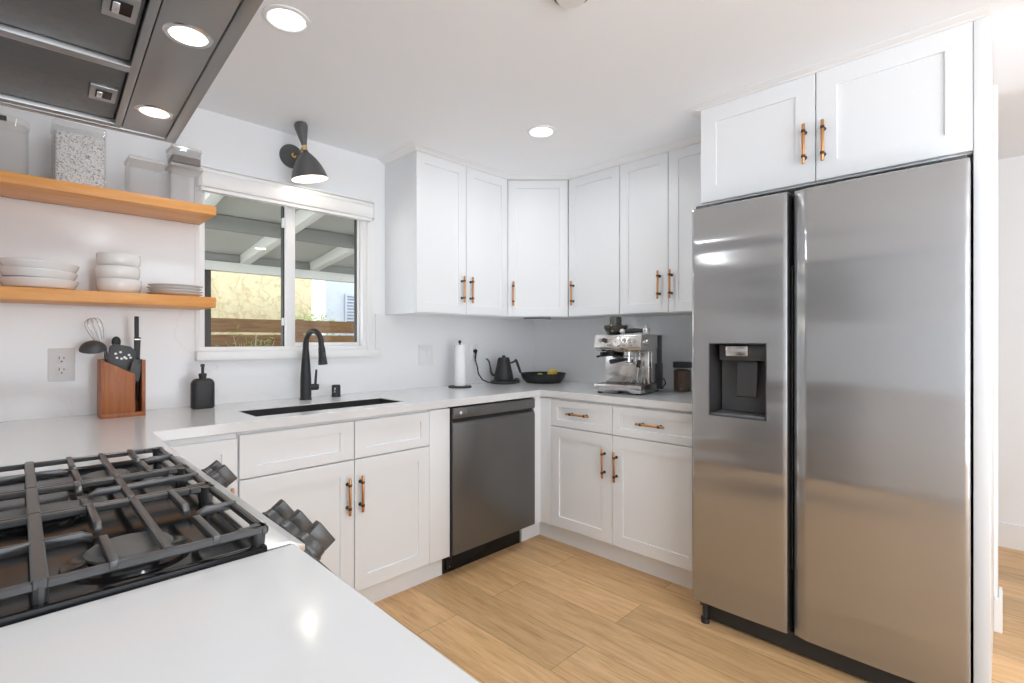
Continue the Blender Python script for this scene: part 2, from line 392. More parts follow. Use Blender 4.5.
struct(MB().box(-1.25, 1.4, -4.85, -4.7, -0.05, CEIL).build('wall_light_block', 'wall', smooth=0), 'unseen white wall added behind the camera to hold back light', 'wall')  # added out of view to narrow the rear opening and its light
# backsplash slabs
b = MB(); b.box(-3.24, WX0 - 0.02, -0.012, 0, 0.914, 1.74).box(WX0 - 0.02, -1.385, -0.012, 0, 0.914, 1.12).box(-1.385, -0.012, -0.012, 0, 0.914, 1.366)
struct(b.build('trim_1', 'splash', smooth=0), 'white veined stone backsplash behind the sink counter', 'backsplash')
struct(MB().box(-0.012, 0, -1.64, 0, 0.914, 1.366).build('trim_2', 'splash', smooth=0), 'white stone backsplash behind the coffee counter', 'backsplash')

# ------------------------------------------------------------------ window
win = thing('window_1', 'white two-pane sliding window above the sink', 'window', (-1.86, 0, WZ0), kind='structure')
b = MB()
for x0, x1, z0, z1 in ((WX0, WX1, WZ0, WZ0 + 0.022), (WX0, WX1, WZ1 - 0.03, WZ1), (WX0, WX0 + 0.022, WZ0 + 0.022, WZ1 - 0.03), (WX1 - 0.03, WX1, WZ0 + 0.022, WZ1 - 0.03)):
    b.box(x0, x1, -0.004, 0.09, z0, z1, 0.003)
b.build('window_frame', 'vinyl', win, True)
b = MB(); b.box(-1.888, -1.838, 0.022, 0.075, WZ0 + 0.02, WZ1 - 0.03, 0.003); b.build('mullion', 'vinyl', win, True)
b = MB()
for x0, x1, z0, z1 in ((-1.84, WX1 - 0.0305, WZ0 + 0.0225, WZ0 + 0.042), (-1.478, WX1 - 0.0305, WZ0 + 0.0425, WZ1 - 0.0605), (-1.84, WX1 - 0.0305, WZ1 - 0.06, WZ1 - 0.03)):
    b.box(x0, x1, 0.03, 0.07, z0, z1, 0.002)
sash = b.build('sash', 'vinyl', win, True)
b = MB()
b.box(-2.266, -2.258, 0.04, 0.07, WZ0 + 0.02, WZ1 - 0.03).box(-1.894, -1.887, 0.04, 0.07, WZ0 + 0.02, WZ1 - 0.03).box(-1.484, -1.477, 0.04, 0.06, WZ0 + 0.04, WZ1 - 0.06)
b.build('gasket', 'gasket', win, True)
b = MB(); b.box(-2.258, -1.89, 0.055, 0.059, WZ0 + 0.02, WZ1 - 0.03); b.build('pane', 'pane', win, True)
b = MB(); b.box(-1.838, -1.48, 0.044, 0.048, WZ0 + 0.04, WZ1 - 0.055); b.build('pane', 'pane', win, True)
b = MB(); b.box(-1.899, -1.888, 0.03, 0.05, 1.29, 1.33, 0.003); b.box(-1.899, -1.888, 0.03, 0.05, 1.80, 1.85, 0.003); b.build('latch', 'plastic_white', win, True)
b = MB(); b.box(-1.44, -1.40, -0.012, 0.02, WZ0, WZ1 + 0.02, 0.003); b.box(-2.305, -2.283, -0.012, 0.02, WZ0, WZ1 + 0.02, 0.003); b.build('casing', 'trim', win, True)
b = MB(); b.box(-2.305, -1.365, -0.045, 0.03, 1.12, WZ0 + 0.002, 0.004); b.build('sill', 'trim', win, True)
bl = thing('roller_blind', 'white rolled-up blind cassette across the top of the window', 'blind', (-1.87, -0.02, 1.9))
b = MB(); b.prism([(-0.052, 1.915), (-0.058, 1.925), (-0.058, 1.985), (-0.05, 2.0), (0.0, 2.0), (0.0, 1.915)], -2.30, -1.425, 'x'); b.box(-2.295, -1.43, -0.05, -0.004, 2.003, 2.014, 0.002); b.box(-2.299, -1.426, -0.0625, -0.0575, 1.978, 1.992, 0.0015)
b.build('cassette', 'vinyl', bl, True)
b = MB(); b.prism([(-0.062, 1.905), (-0.062, 1.99), (-0.05, 2.006), (0.0, 2.006), (0.0, 1.905)], -1.425, -1.418, 'x', 0.001); b.build('end_cap', 'vinyl', bl, True)
b = MB(); b.box(-2.29, -1.43, -0.046, -0.012, 1.897, 1.9145, 0.002); b.build('fabric_hem', 'vinyl', bl, True)

# ------------------------------------------------------------------ outdoors
struct(MB().box(-6, 12, 0.14, 12, -0.25, -0.15).build('ground', 'concrete', smooth=0), 'concrete yard outside the window', 'ground')
pc = thing('patio_cover', 'pale painted timber patio cover seen through the window', 'patio cover', (-0.5, 2.0, -0.15))
HY = 3.4
def zr(y): return 2.60 - 0.135 * (y - 0.18)      # the roof falls away from the house
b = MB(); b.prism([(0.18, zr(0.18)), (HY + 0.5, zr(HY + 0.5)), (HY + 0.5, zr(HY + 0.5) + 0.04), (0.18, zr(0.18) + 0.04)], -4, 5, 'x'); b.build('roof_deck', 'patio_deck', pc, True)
for i in range(9):
    x = -3.41 + i * 0.78
    b = MB(); b.prism([(0.18, zr(0.18) - 0.15), (HY + 0.4, zr(HY + 0.4) - 0.10), (HY + 0.4, zr(HY + 0.4) - 0.001), (0.18, zr(0.18) - 0.001)], x, x + 0.09, 'x', 0.003); b.build('rafter', 'patio', pc, True)
for i in range(8):
    x = -3.41 + i * 0.78
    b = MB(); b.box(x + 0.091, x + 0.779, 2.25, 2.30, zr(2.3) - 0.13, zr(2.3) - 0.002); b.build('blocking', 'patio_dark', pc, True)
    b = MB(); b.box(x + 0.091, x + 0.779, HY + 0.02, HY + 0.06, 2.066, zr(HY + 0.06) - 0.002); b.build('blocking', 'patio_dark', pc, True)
b = MB(); b.box(-4, 5, HY, HY + 0.09, 1.965, 2.065, 0.004); b.build('header_beam', 'patio', pc, True)
b = MB(); b.box(-1.475, -1.365, HY - 0.01, HY + 0.1, -0.15, 1.963, 0.004); b.build('post', 'dark_post', pc, True)
b = MB(); b.box(4.2, 4.32, HY - 0.01, HY + 0.1, -0.15, 1.963, 0.004); b.build('post', 'dark_post', pc, True)
fe = thing('slat_fence', 'brown horizontal-board fence outside the window', 'fence', (0.5, 4.0, -0.15))
z = 1.475
for i in range(8):
    b = MB(); b.box(-3.0, 5.0, 4.0, 4.03, z - 0.165, z, 0.003); b.build('board', 'fence_wood', fe, True); z -= 0.195
for x in (-2.2, -0.2, 1.8, 3.8):
    b = MB(); b.box(x, x + 0.09, 4.03, 4.12, -0.15, 1.49); b.build('post', 'fence_wood', fe, True)
tag(MB().box(-4.5, 0.60, 5.4, 5.6, -0.15, 3.6).build('stucco_wall', 'stucco', smooth=0), 'yellow stucco neighbouring wall beyond the fence', 'wall', kind='structure')
nb = thing('neighbour_house', 'pale blue neighbouring house with a louvred vent beyond the fence', 'house', (3.2, 6.6, -0.15))
b = MB(); b.box(1.22, 6.5, 6.3, 8.5, -0.15, 3.8); b.build('wall', 'blue_wall', nb, True, 0)
b = MB(); b.box(0.99, 1.24, 6.28, 6.5, -0.15, 3.8); b.build('corner_board', 'trim', nb, True)
b = MB()
b.box(1.62, 1.66, 6.26, 6.3, 1.35, 2.05).box(2.4, 2.44, 6.26, 6.3, 1.35, 2.05).box(1.62, 2.44, 6.26, 6.3, 2.05, 2.09)
for i in range(11): b.prism([(6.262, 1.40 + i * 0.06), (6.295, 1.425 + i * 0.06), (6.295, 1.435 + i * 0.06), (6.262, 1.41 + i * 0.06)], 1.66, 2.40, 'x')
b.build('vent', 'grey_vent', nb, True)
random.seed(4)
sh = thing('leafy_shrub', 'bright green shrub peeking above the fence outside', 'shrub', (0.15, 4.7, -0.15))
b = MB()
for i in range(7):
    a = i * 0.9; b.tube([(0.15, 4.7, -0.15), (0.15 + 0.12 * math.cos(a), 4.7 + 0.1 * math.sin(a), 0.8), (0.15 + 0.35 * math.cos(a), 4.7 + 0.25 * math.sin(a), 1.6)], [0.015, 0.01, 0.004], 6)
b.build('branches', 'twig', sh, True)
b = MB()
for i in range(420):
    c = Vector((0.30 + random.gauss(0, 0.15), 4.7 + random.gauss(0, 0.12), 1.42 + random.gauss(0, 0.10)))
    d = Vector((random.uniform(-1, 1), random.uniform(-1, 1), random.uniform(-0.5, 1))).normalized(); s = d.orthogonal().normalized() * 0.012; d = d * 0.032
    n = d.cross(s).normalized() * 0.004
    b.poly([c - d, c + s + n, c + d, c - s + n])
b.build('foliage', 'leaf', sh, True)
sh = thing('low_plant', 'pale twiggy plant low in front of the fence outside', 'plant', (-0.85, 3.75, -0.15))
b = MB()
for i in range(26):
    a = random.uniform(0, 2 * PI); l = random.uniform(0.1, 0.45); t = random.uniform(1.0, 1.28)
    p0 = Vector((-0.85, 3.75, -0.15)); p2 = Vector((-0.85 + l * math.cos(a), 3.75 + 0.3 * l * math.sin(a), t))
    b.tube([p0, p0.lerp(p2, 0.6) + Vector((0, 0, 0.2)), p2], [0.012, 0.008, 0.003], 5)
b.build('twigs', 'twig', sh, True)
b = MB()
for i in range(160):
    c = Vector((-0.85 + random.gauss(0, 0.25), 3.75 + random.gauss(0, 0.07), 1.05 + random.gauss(0, 0.12)))
    d = Vector((random.uniform(-1, 1), random.uniform(-1, 1), random.uniform(-0.5, 1))).normalized(); s = d.orthogonal().normalized() * 0.012; d = d * 0.04
    n = d.cross(s).normalized() * 0.004
    b.poly([c - d, c + s + n, c + d, c - s + n])
b.build('foliage', 'leaf', sh, True)

# ------------------------------------------------------------------ cabinet kit
def bar_handle(parent, pos, vertical, length=0.158, name='handle'):
    """copper bar on dark bronze posts; pos = centre on the door face, local to parent; faces -y"""
    b = MB(); h = length / 2; pz = 0.05
    def A(t, y): return (0, y, t) if vertical else (t, y, 0)
    yb = -0.026
    b.mi = 0
    d = (0, 0, 1) if vertical else (1, 0, 0)
    b.lathe([(0.0052, 0), (0.0062, 0.002), (0.0062, length - 0.002), (0.0052, length)], A(-h, yb), d, 14)
    b.mi = 1
    for s in (-1, 1):
        c = A(s * pz, yb); dv = Vector(d)
        b.cyl(Vector(c) - dv * 0.0055, Vector(c) + dv * 0.0055, 0.0078, seg=14)
        b.cyl(A(s * pz, yb), A(s * pz, -0.003), 0.0045, seg=12)
        b.lathe([(0.008, 0), (0.008, 0.002), (0.0045, 0.004)], A(s * pz, 0), (0, -1, 0), 14)
    o = b.build(name, ['copper', 'bronze'], parent); o.location = pos
    return o
def shaker(parent, x0, x1, z0, z1, rail=0.062, handle=None, name='door', yb=0.0, t=0.02, rv=None):
    """framed door/drawer front; front face at y = yb - t, local to parent"""
    rv = rail if rv is None else rv
    b = MB(); yf = yb - t; e = 0.0016; rc = 0.0075
    def ring(x0, x1, z0, z1, y): return [b.bm.verts.new(p) for p in ((x0, y, z0), (x1, y, z0), (x1, y, z1), (x0, y, z1))]
    rs = [ring(x0, x1, z0, z1, yb), ring(x0, x1, z0, z1, yf + e), ring(x0 + e, x1 - e, z0 + e, z1 - e, yf)]
    rs.append(ring(x0 + rail, x1 - rail, z0 + rv, z1 - rv, yf)); rs.append(ring(x0 + rail + 0.0015, x1 - rail - 0.0015, z0 + rv + 0.0015, z1 - rv - 0.0015, yf + rc))
    b.loft(rs); o = b.build(name, 'cab', parent, smooth=20, fix=True)
    if handle:
        k, hx, hz = handle; h = bar_handle(o, (hx, yf, hz), k == 'v')
    return o
ZK, ZT = 0.113, 0.862
def toe(parent, x0, x1, dep=0.047): 
    b = MB(); b.box(x0, x1, dep, dep + 0.015, 0, ZK); b.build('toe_kick', 'cab', parent)

# sink base (faces -y): local x = world x - x_left ; carcass front plane y = -0.61
sb = thing('sink_base_cabinet', 'white sink cabinet with two handled doors under the black sink', 'cabinet', (-2.308, -0.61, 0), 0, 'base cabinets')
W = 2.308 - 1.323
b = MB(); b.box(0, W, 0.0, 0.02, ZK, 0.874).box(0, 0.018, 0.02, 0.59, ZK, 0.874).box(W - 0.018, W, 0.02, 0.59, ZK, 0.874).box(0.018, W - 0.018, 0.02, 0.59, ZK, ZK + 0.018).box(0.018, W - 0.018, 0.575, 0.59, ZK + 0.018, 0.874)
b.build('body', 'cab', sb)
toe(sb, 0, W)
cxm = 2.308 - 1.847
shaker(sb, 0.003, cxm - 0.002, 0.699, ZT, 0.062, name='false_drawer_front', rv=0.042)
shaker(sb, cxm + 0.002, W - 0.128, 0.699, ZT, 0.05, name='false_drawer_front', rv=0.042)
shaker(sb, 0.003, cxm - 0.002, 0.118, 0.693, 0.062, ('v', 2.308 - 1.881, 0.545))
shaker(sb, cxm + 0.002, W - 0.128, 0.118, 0.693, 0.062, ('v', 2.308 - 1.821, 0.547))
b = MB(); b.box(W - 0.126, W, -0.0185, 0, ZK + 0.002, 0.868, 0.001); b.build('filler_strip', 'cab', sb)
# blind corner cabinet
cb = thing('corner_base_cabinet', 'white corner cabinet half hidden behind the range, beside the sink cabinet', 'cabinet', (-2.6, -0.61, 0), 0, 'base cabinets')
b = MB(); b.box(-0.62, 0.29, 0.0, 0.59, ZK, 0.874); b.build('body', 'cab', cb)
toe(cb, 0, 0.29)
shaker(cb, 0.02, 0.287, 0.118, 0.852, 0.05, ('v', 2.6 - 2.336, 0.60))
# right base cabinet (faces -x): rot -90, local x = y0 - y
rb = thing('coffee_base_cabinet', 'white two-door two-drawer cabinet below the espresso machine', 'cabinet', (-0.61, -0.63, 0), -90, 'base cabinets')
WR = 1.635 - 0.63
b = MB(); b.box(0.0, WR, 0, 0.59, ZK, 0.874); b.box(-0.055, 0.0, 0.02, 0.59, ZK, 0.874); b.box(-0.018, 0.0, -0.079, 0.02, ZK, 0.874); b.build('body', 'cab', rb)
toe(rb, -0.066, WR)
b = MB(); b.box(-0.081, -0.066, -0.115, 0.062, 0, ZK); b.build('toe_kick', 'cab', rb)
b = MB(); b.box(0.0, 0.081, -0.0185, 0, ZK + 0.002, 0.868, 0.001); b.build('filler_strip', 'cab', rb)
m1, m2 = 0.083, 1.141 - 0.63
shaker(rb, m1, m2 - 0.002, 0.709, ZT, 0.048, ('h', 0.925 - 0.63, 0.791), 'drawer', rv=0.04)
shaker(rb, m2 + 0.002, WR - 0.006, 0.709, ZT, 0.048, ('h', 1.376 - 0.63, 0.786), 'drawer', rv=0.04)
shaker(rb, m1, m2 - 0.002, 0.118, 0.703, 0.062, ('v', 1.094 - 0.63, 0.55))
shaker(rb, m2 + 0.002, WR - 0.006, 0.118, 0.703, 0.062, ('v', 1.170 - 0.63, 0.542))
# left run cabinets (face +x): rot 90, local x = y - y0
lc = thing('range_base_cabinet', 'narrow white base cabinet between the range and the corner', 'cabinet', (-2.632, -1.108, 0), 90, 'base cabinets')
b = MB(); b.box(0, 0.45, 0, 0.6, ZK, 0.874); b.build('body', 'cab', lc); toe(lc, 0, 0.45)
shaker(lc, 0.004, 0.40, 0.118, ZT, 0.06)
ln = thing('end_base_cabinet', 'white base cabinet under the near counter beside the range', 'cabinet', (-2.635, -3.25, 0), 90, 'base cabinets')
b = MB(); b.box(0, 1.348, 0, 0.6, ZK, 0.874); b.build('body', 'cab', ln); toe(ln, 0, 1.348)
for k in range(3):
    shaker(ln, 0.004 + k * 0.449, 0.445 + k * 0.449, 0.118, ZT, 0.06, ('v', 0.04 + k * 0.449, 0.7))

# wall cabinets
UB, UT = 1.366, 2.262
UH = UT - UB
uc = thing('wall_cabinet', 'white double-door upper cabinet right of the window', 'cabinet', (-1.317, -0.305, UB), 0, 'upper cabinets')
b = MB(); b.box(0, 0.714, 0, 0.30, 0, UH + 0.015); b.build('body', 'cab', uc)
shaker(uc, 0.002, 0.358, 0.004, UH, 0.055, ('v', 1.317 - 0.993, 0.15))
shaker(uc, 0.362, 0.712, 0.004, UH, 0.055, ('v', 1.317 - 0.926, 0.15))
ud = thing('diagonal_wall_cabinet', 'white single-door upper cabinet set diagonally across the corner', 'cabinet', (-0.589, -0.305, UB), -45, 'upper cabinets')
dl = (0.589 - 0.305) * math.sqrt(2)
b = MB(); k = 0.305 / math.sqrt(2)
b.prism([(0.001, 0), (dl - 0.001, 0), (dl + k - 0.002, k), (dl / 2, dl / 2 + 2 * k - 0.006), (-k + 0.002, k)], 0, UH + 0.015); b.build('body', 'cab', ud)
shaker(ud, 0.004, dl - 0.004, 0.004, UH, 0.055, ('v', 0.040, 0.15))
us = thing('wall_cabinet', 'white single-door upper cabinet right of the diagonal corner cabinet', 'cabinet', (-0.305, -0.601, UB), -90, 'upper cabinets')
b = MB(); b.box(0, 0.391, 0, 0.30, 0, UH + 0.015); b.build('body', 'cab', us)
shaker(us, 0.006, 0.389, 0.004, UH, 0.055, ('v', 0.046, 0.15))
ur = thing('wall_cabinet', 'white double-door upper cabinet above the espresso machine, beside the fridge', 'cabinet', (-0.305, -0.994, UB), -90, 'upper cabinets')
b = MB(); b.box(0, 0.636, 0, 0.30, 0, UH + 0.015); b.build('body', 'cab', ur)
shaker(ur, 0.002, 0.310, 0.004, UH, 0.055, ('v', 1.255 - 0.994, 0.158))
shaker(ur, 0.314, 0.634, 0.004, UH, 0.055, ('v', 1.327 - 0.994, 0.158))
# cabinet above the fridge + side panel
uf = thing('fridge_top_cabinet', 'white two-door cabinet above the steel fridge', 'cabinet', (-0.64, -1.634, 1.838), -90, 'upper cabinets')
b = MB(); b.box(0, 0.93, 0, 0.63, 0, 0.44); b.build('body', 'cab', uf)
shaker(uf, 0.006, 0.470, 0.006, 0.434, 0.07, ('v', 2.069 - 1.634, 0.156))
shaker(uf, 0.474, 0.930, 0.006, 0.434, 0.07, ('v', 2.135 - 1.634, 0.153))
tag(MB().box(-0.66, -0.002, -2.606, -2.566, 0, CEIL - 0.004, 0.001).build('fridge_side_panel', 'cab'), 'tall white end panel on the right of the fridge', 'panel')
tag(MB().box(-0.62, -0.002, -1.654, -1.637, 0, 1.836, 0.001).build('fridge_side_panel', 'cab'), 'tall white panel between the fridge and the coffee cabinet', 'panel')
# crown moulding
def crown(name, path, label, UT=UT):
    """path: list of (x,y) of the cabinet face line; outward normal to the left of travel"""
    prof = [(0.0, UT), (0.010, UT), (0.014, UT + 0.004), (0.036, CEIL - 0.005), (0.050, CEIL - 0.002), (0.050, CEIL), (0.0, CEIL)]
    b = MB(); n = len(path); rings = []
    for i, p in enumerate(path):
        p = Vector(p)
        d0 = (p - Vector(path[i - 1])).normalized() if i else None
        d1 = (Vector(path[i + 1]) - p).normalized() if i < n - 1 else None
        d0 = d0 or d1; d1 = d1 or d0
        n0 = Vector((-d0.y, d0.x)); n1 = Vector((-d1.y, d1.x)); m = (n0 + n1); m = m / m.dot(n0)
        rings.append([b.bm.verts.new((p.x + m.x * o, p.y + m.y * o, z)) for o, z in prof])
    b.loft(rings)
    struct(b.build(name, 'trim', fix=True, smooth=30), label, 'moulding')
crown('trim_3', [(-0.325, -1.632), (-0.325, -0.609), (-0.609, -0.325), (-1.317, -0.325), (-1.317, -0.0)], 'white crown moulding over the upper cabinets')
crown('trim_4', [(-0.66, -2.606), (-0.66, -1.634), (-0.33, -1.634)], 'white crown moulding over the fridge cabinet', 2.271)
tag(MB().box(-0.09, 0.09, -0.015, 0.015, -0.010, 0, 0.002).xf(Matrix.Translation((-0.41, -0.41, UB - 0.0005)) @ Matrix.Rotation(R(-45), 4, 'Z')).build('under_cabinet_light', 'dispenser'), 'small dark light bar under the diagonal corner cabinet', 'light')

# ------------------------------------------------------------------ worktops
def slab(xs, ys, keep, z0, z1, name, label):
    b = MB(); V = {}
    def v(i, j, z):
        k = (i, j, z)
        if k not in V: V[k] = b.bm.verts.new((xs[i], ys[j], z))
        return V[k]
    K = {(i, j) for i in range(len(xs) - 1) for j in range(len(ys) - 1) if keep((xs[i] + xs[i + 1]) / 2, (ys[j] + ys[j + 1]) / 2)}
    for i, j in K:
        b._f([v(i, j, z1), v(i + 1, j, z1), v(i + 1, j + 1, z1), v(i, j + 1, z1)])
        b._f([v(i, j, z0), v(i, j + 1, z0), v(i + 1, j + 1, z0), v(i + 1, j, z0)])
        for di, dj, p, q in ((-1, 0, (i, j + 1), (i, j)), (1, 0, (i + 1, j), (i + 1, j + 1)), (0, -1, (i, j), (i + 1, j)), (0, 1, (i + 1, j + 1), (i, j + 1))):
            if (i + di, j + dj) not in K: b._f([v(*p, z0), v(*q, z0), v(*q, z1), v(*p, z1)])
    o = b.build(name, 'quartz', smooth=0)
    for vv in o.data.vertices:
        wx, wy = vv.co.x + o.location.x, vv.co.y + o.location.y
        if abs(wx + 2.604) < 1e-4: vv.co.x += 0.030 if wy > -0.7 else 0.012
        if abs(wx + 2.612) < 1e-4: vv.co.x += -0.002 if wy > -2 else -0.026
    bv = o.modifiers.new('edge', 'BEVEL'); bv.width = 0.0025; bv.segments = 2; bv.limit_method = 'ANGLE'; bv.angle_limit = R(60)
    return tag(o, label, 'worktop')
CE = 0.645
SX0, SX1, SY0, SY1 = -2.22, -1.535, -0.545, -0.315
def keep_main(x, y):
    if SX0 < x < SX1 and SY0 < y < SY1: return False
    return y > -CE or x > -CE or x < -2.604
slab([-3.243, -2.604, SX0, SX1, -CE, -0.013], [-1.635, -1.108, -CE, SY0, SY1, -0.013],
     lambda x, y: keep_main(x, y) and not (x < -2.604 and y < -1.108), 0.876, 0.914, 'worktop', 'white stone worktop around the sink and corner, up to the fridge')
slab([-3.243, -2.612], [-3.28, -1.894], lambda x, y: True, 0.876, 0.914, 'worktop', 'white stone worktop on the near side of the range')

# sink
sk = thing('kitchen_sink', 'black undermount sink below the window', 'sink', (-1.857, -0.41, 0.65))
b = MB(); t = 0.008
x0, x1, y0, y1, zt, zb = SX0 + 0.009, SX1 - 0.009, SY0 + 0.009, SY1 - 0.009, 0.9105, 0.67
rs = []
for (ox, z) in ((t, zt), (t, zb - t)):
    rs.append([b.bm.verts.new(p) for p in ((x0 - ox, y0 - ox, z), (x1 + ox, y0 - ox, z), (x1 + ox, y1 + ox, z), (x0 - ox, y1 + ox, z))])
ri = []
for (ox, z) in ((0, zt), (0, zb + 0.02), (-0.02, zb)):
    ri.append([b.bm.verts.new(p) for p in ((x0 - ox, y0 - ox, z), (x1 + ox, y0 - ox, z), (x1 + ox, y1 + ox, z), (x0 - ox, y1 + ox, z))])
b.loft([rs[1], rs[0], ri[0], ri[1], ri[2]]); b.build('basin', 'sink', sk, True, fix=True, smooth=30)
b = MB(); b.lathe([(0.0, 0.0005), (0.03, 0.0005), (0.045, 0.004), (0.047, 0.001)], (-1.857, -0.41, zb), seg=28); b.build('drain', 'chrome', sk, True)
# faucet
fa = thing('kitchen_faucet', 'tall matte black pull-down faucet behind the sink', 'faucet', (-1.845, -0.125, 0.914))
b = MB(); b.lathe([(0.030, 0), (0.030, 0.004), (0.0265, 0.008), (0.026, 0.10), (0.022, 0.17), (0.0165, 0.235), (0.0145, 0.26)], (0, 0, 0), seg=28); b.build('body', 'black', fa)
dx, dy = 0.16, -0.98; rad = 0.066
pts = [(0, 0, 0.255), (0, 0, 0.28)] + [(dx * (rad - rad * math.cos(t)), dy * (rad - rad * math.cos(t)), 0.28 + rad * math.sin(t)) for t in [PI * i / 12 for i in range(1, 12)]]
e = 2 * rad; pts += [(dx * e, dy * e, 0.278), (dx * (e + 0.004), dy * (e + 0.004), 0.262)]
b = MB(); b.tube(pts, [0.0145] * 2 + [0.0135] * (len(pts) - 2), 16); b.build('spout', 'black', fa)
b = MB(); d = Vector((dx * 0.12, dy * 0.12, -1)); b.lathe([(0.0145, 0), (0.0165, 0.01), (0.018, 0.05), (0.022, 0.082), (0.0215, 0.088), (0.016, 0.089)], (dx * (e + 0.003), dy * (e + 0.003), 0.268), d, 24)
sp = b.build('spray_head', 'black', fa)
b = MB(); b.box(-0.006, 0.006, -0.004, 0.002, -0.014, 0.014, 0.002); o = b.build('button', 'charcoal', sp); o.location = (dx * (e + 0.003) + dx * 0.02, dy * (e + 0.003) - 0.020, 0.225)
b = MB(); b.cyl((0.02, -0.004, 0.062), (0.052, -0.012, 0.062), 0.016, seg=20); b.cyl((0.052, -0.012, 0.062), (0.060, -0.014, 0.062), 0.0165, 0.013, seg=20)
h = b.build('valve', 'black', fa)
b = MB(); b.tube([(0.045, -0.011, 0.074), (0.046, -0.011, 0.10), (0.050, -0.010, 0.150)], [0.0065, 0.006, 0.005], 12); b.build('lever', 'black', fa)
ag = thing('air_gap', 'short black air-gap cap on the counter right of the faucet', 'air gap', (-1.672, -0.10, 0.914))
b = MB(); b.lathe([(0.025, 0), (0.025, 0.003), (0.0225, 0.005), (0.0225, 0.056), (0.0195, 0.062), (0.0, 0.063)], seg=28); c = b.build('cap', 'black', ag)
b = MB(); b.box(-0.004, 0.004, -0.0012, 0.001, -0.013, 0.013, 0.001); o = b.build('slot', 'chrome', c); o.location = (-0.016, -0.0165, 0.036); o.rotation_euler = (0, 0, R(-44))  # chrome sliver standing in for the glint on the black cap

# ------------------------------------------------------------------ dishwasher
dw = thing('dishwasher', 'dark steel dishwasher right of the sink cabinet', 'dishwasher', (-1.004, -0.61, 0))
hw = 0.312
b = MB(); b.box(-hw + 0.004, hw - 0.004, 0.01, 0.57, 0.10, 0.866); b.build('body', 'black', dw)
b = MB(); b.prism([(-0.032, 0.118), (-0.036, 0.122), (-0.036, 0.775), (-0.030, 0.79), (-0.006, 0.808), (0.005, 0.808), (0.005, 0.118)], -hw + 0.004, hw - 0.004, 'x', 0.001); b.build('door', 'dark_steel', dw)
b = MB(); b.prism([(-0.036, 0.813), (-0.036, 0.864), (-0.034, 0.867), (0.005, 0.867), (0.005, 0.813)], -hw + 0.004, hw - 0.004, 'x', 0.001); cp = b.build('control_strip', 'dark_steel', dw)
b = MB(); b.box(-hw + 0.006, hw - 0.006, -0.012, 0.01, 0.79, 0.82); b.build('handle_pocket', 'gasket', dw)
b = MB(); b.box(-hw, -hw + 0.004, -0.02, 0.01, 0.10, 0.867); b.build('gap_seal', 'gasket', dw)
b = MB(); b.box(-hw - 0.004, hw - 0.05, 0.045, 0.06, 0.0, 0.115, 0.001); b.box(-hw + 0.01, -hw + 0.05, 0.03, 0.05, 0.02, 0.10, 0.003); kk = b.build('kick_plate', 'black_gloss', dw)
for zz in (0.035, 0.088):
    b = MB(); b.lathe([(0.004, 0), (0.003, 0.002)], (-hw + 0.03, 0.03, zz), (0, -1, 0), 12); b.build('screw', 'chrome', kk)
b = MB(); b.lathe([(0.0085, 0), (0.0085, 0.0006)], (-hw + 0.052, -0.036, 0.841), (0, -1, 0), 24); b.build('emblem', 'logo', cp)
def text(body, size, loc, rot, matn, parent, name, ext=0.0004):
    c = bpy.data.curves.new(name, 'FONT'); c.body = body; c.size = size; c.extrude = ext; c.align_x = 'LEFT'; c.align_y = 'CENTER'
    c.materials.append(M[matn]); q = bpy.data.objects.new(name, c); me = bpy.data.meshes.new_from_object(q); bpy.data.objects.remove(q); o = bpy.data.objects.new(name, me); COL.objects.link(o); o.parent = parent; o.location = loc; o.rotation_euler = rot
    return o
text('LG', 0.021, (-hw + 0.066, -0.0366, 0.8405), (R(90), 0, 0), 'logo_grey', cp, 'logo')
b = MB(); b.box(hw - 0.075, hw - 0.067, -0.0366, -0.036, 0.838, 0.841); b.build('marking', 'logo_grey', cp)

# ------------------------------------------------------------------ refrigerator
fr = thing('refrigerator', 'stainless side-by-side refrigerator with water dispenser', 'refrigerator', (-0.45, -2.11, 0))
b = MB(); b.box(-0.735, -0.05, -2.556, -1.98, 0.035, 1.775).box(-0.735, -0.05, -1.74, -1.672, 0.035, 1.775).box(-0.735, -0.05, -1.98, -1.74, 0.035, 0.89).box(-0.735, -0.05, -1.98, -1.74, 1.21, 1.775).box(-0.68, -0.05, -1.98, -1.74, 0.89, 1.21); b.build('body', 'charcoal_metal', fr, True)
def fdoor(prof, z0, z1, hole=None, name='door'):
    """prof: plan outline (x,y): front points first (in order), then back points"""
    front, back = prof
    b = MB(); zs = [(z0, 0.010), (z0 + 0.004, 0.003), (z0 + 0.012, 0)]
    if hole: zs += [(hole[2], 0), (hole[3], 0)]
    zs += [(z1 - 0.016, 0), (z1 - 0.006, 0.003), (z1, 0.011)]
    rows = []
    for z, ins in zs:
        rows.append([b.bm.verts.new((x + ins, y, z)) for x, y in front] + [b.bm.verts.new((x, y, z)) for x, y in back])
    n = len(rows[0]); nf = len(front)
    for r in range(len(rows) - 1):
        for i in range(n):
            j = (i + 1) % n
            if hole and i == nf and hole[2] < (zs[r][0] + zs[r + 1][0]) / 2 < hole[3]: continue
            if hole and i < nf - 1:
                ym = (front[i][1] + front[j][1]) / 2; zm = (zs[r][0] + zs[r + 1][0]) / 2
                if hole[0] < ym < hole[1] and hole[2] < zm < hole[3]: continue
            b._f([rows[r][i], rows[r][j], rows[r + 1][j], rows[r + 1][i]])
    b._f(rows[0][::-1]); b._f(rows[-1])
    return b.build(name, 'fridge_steel', fr, True, smooth=30, fix=not hole)
def bow(y, ya, yb, xf=-0.824, d=0.004):
    t = (2 * (y - ya) / (yb - ya) - 1); return xf + d * t * t
HY0, HY1, HZ0, HZ1 = -1.977, -1.749, 0.898, 1.202
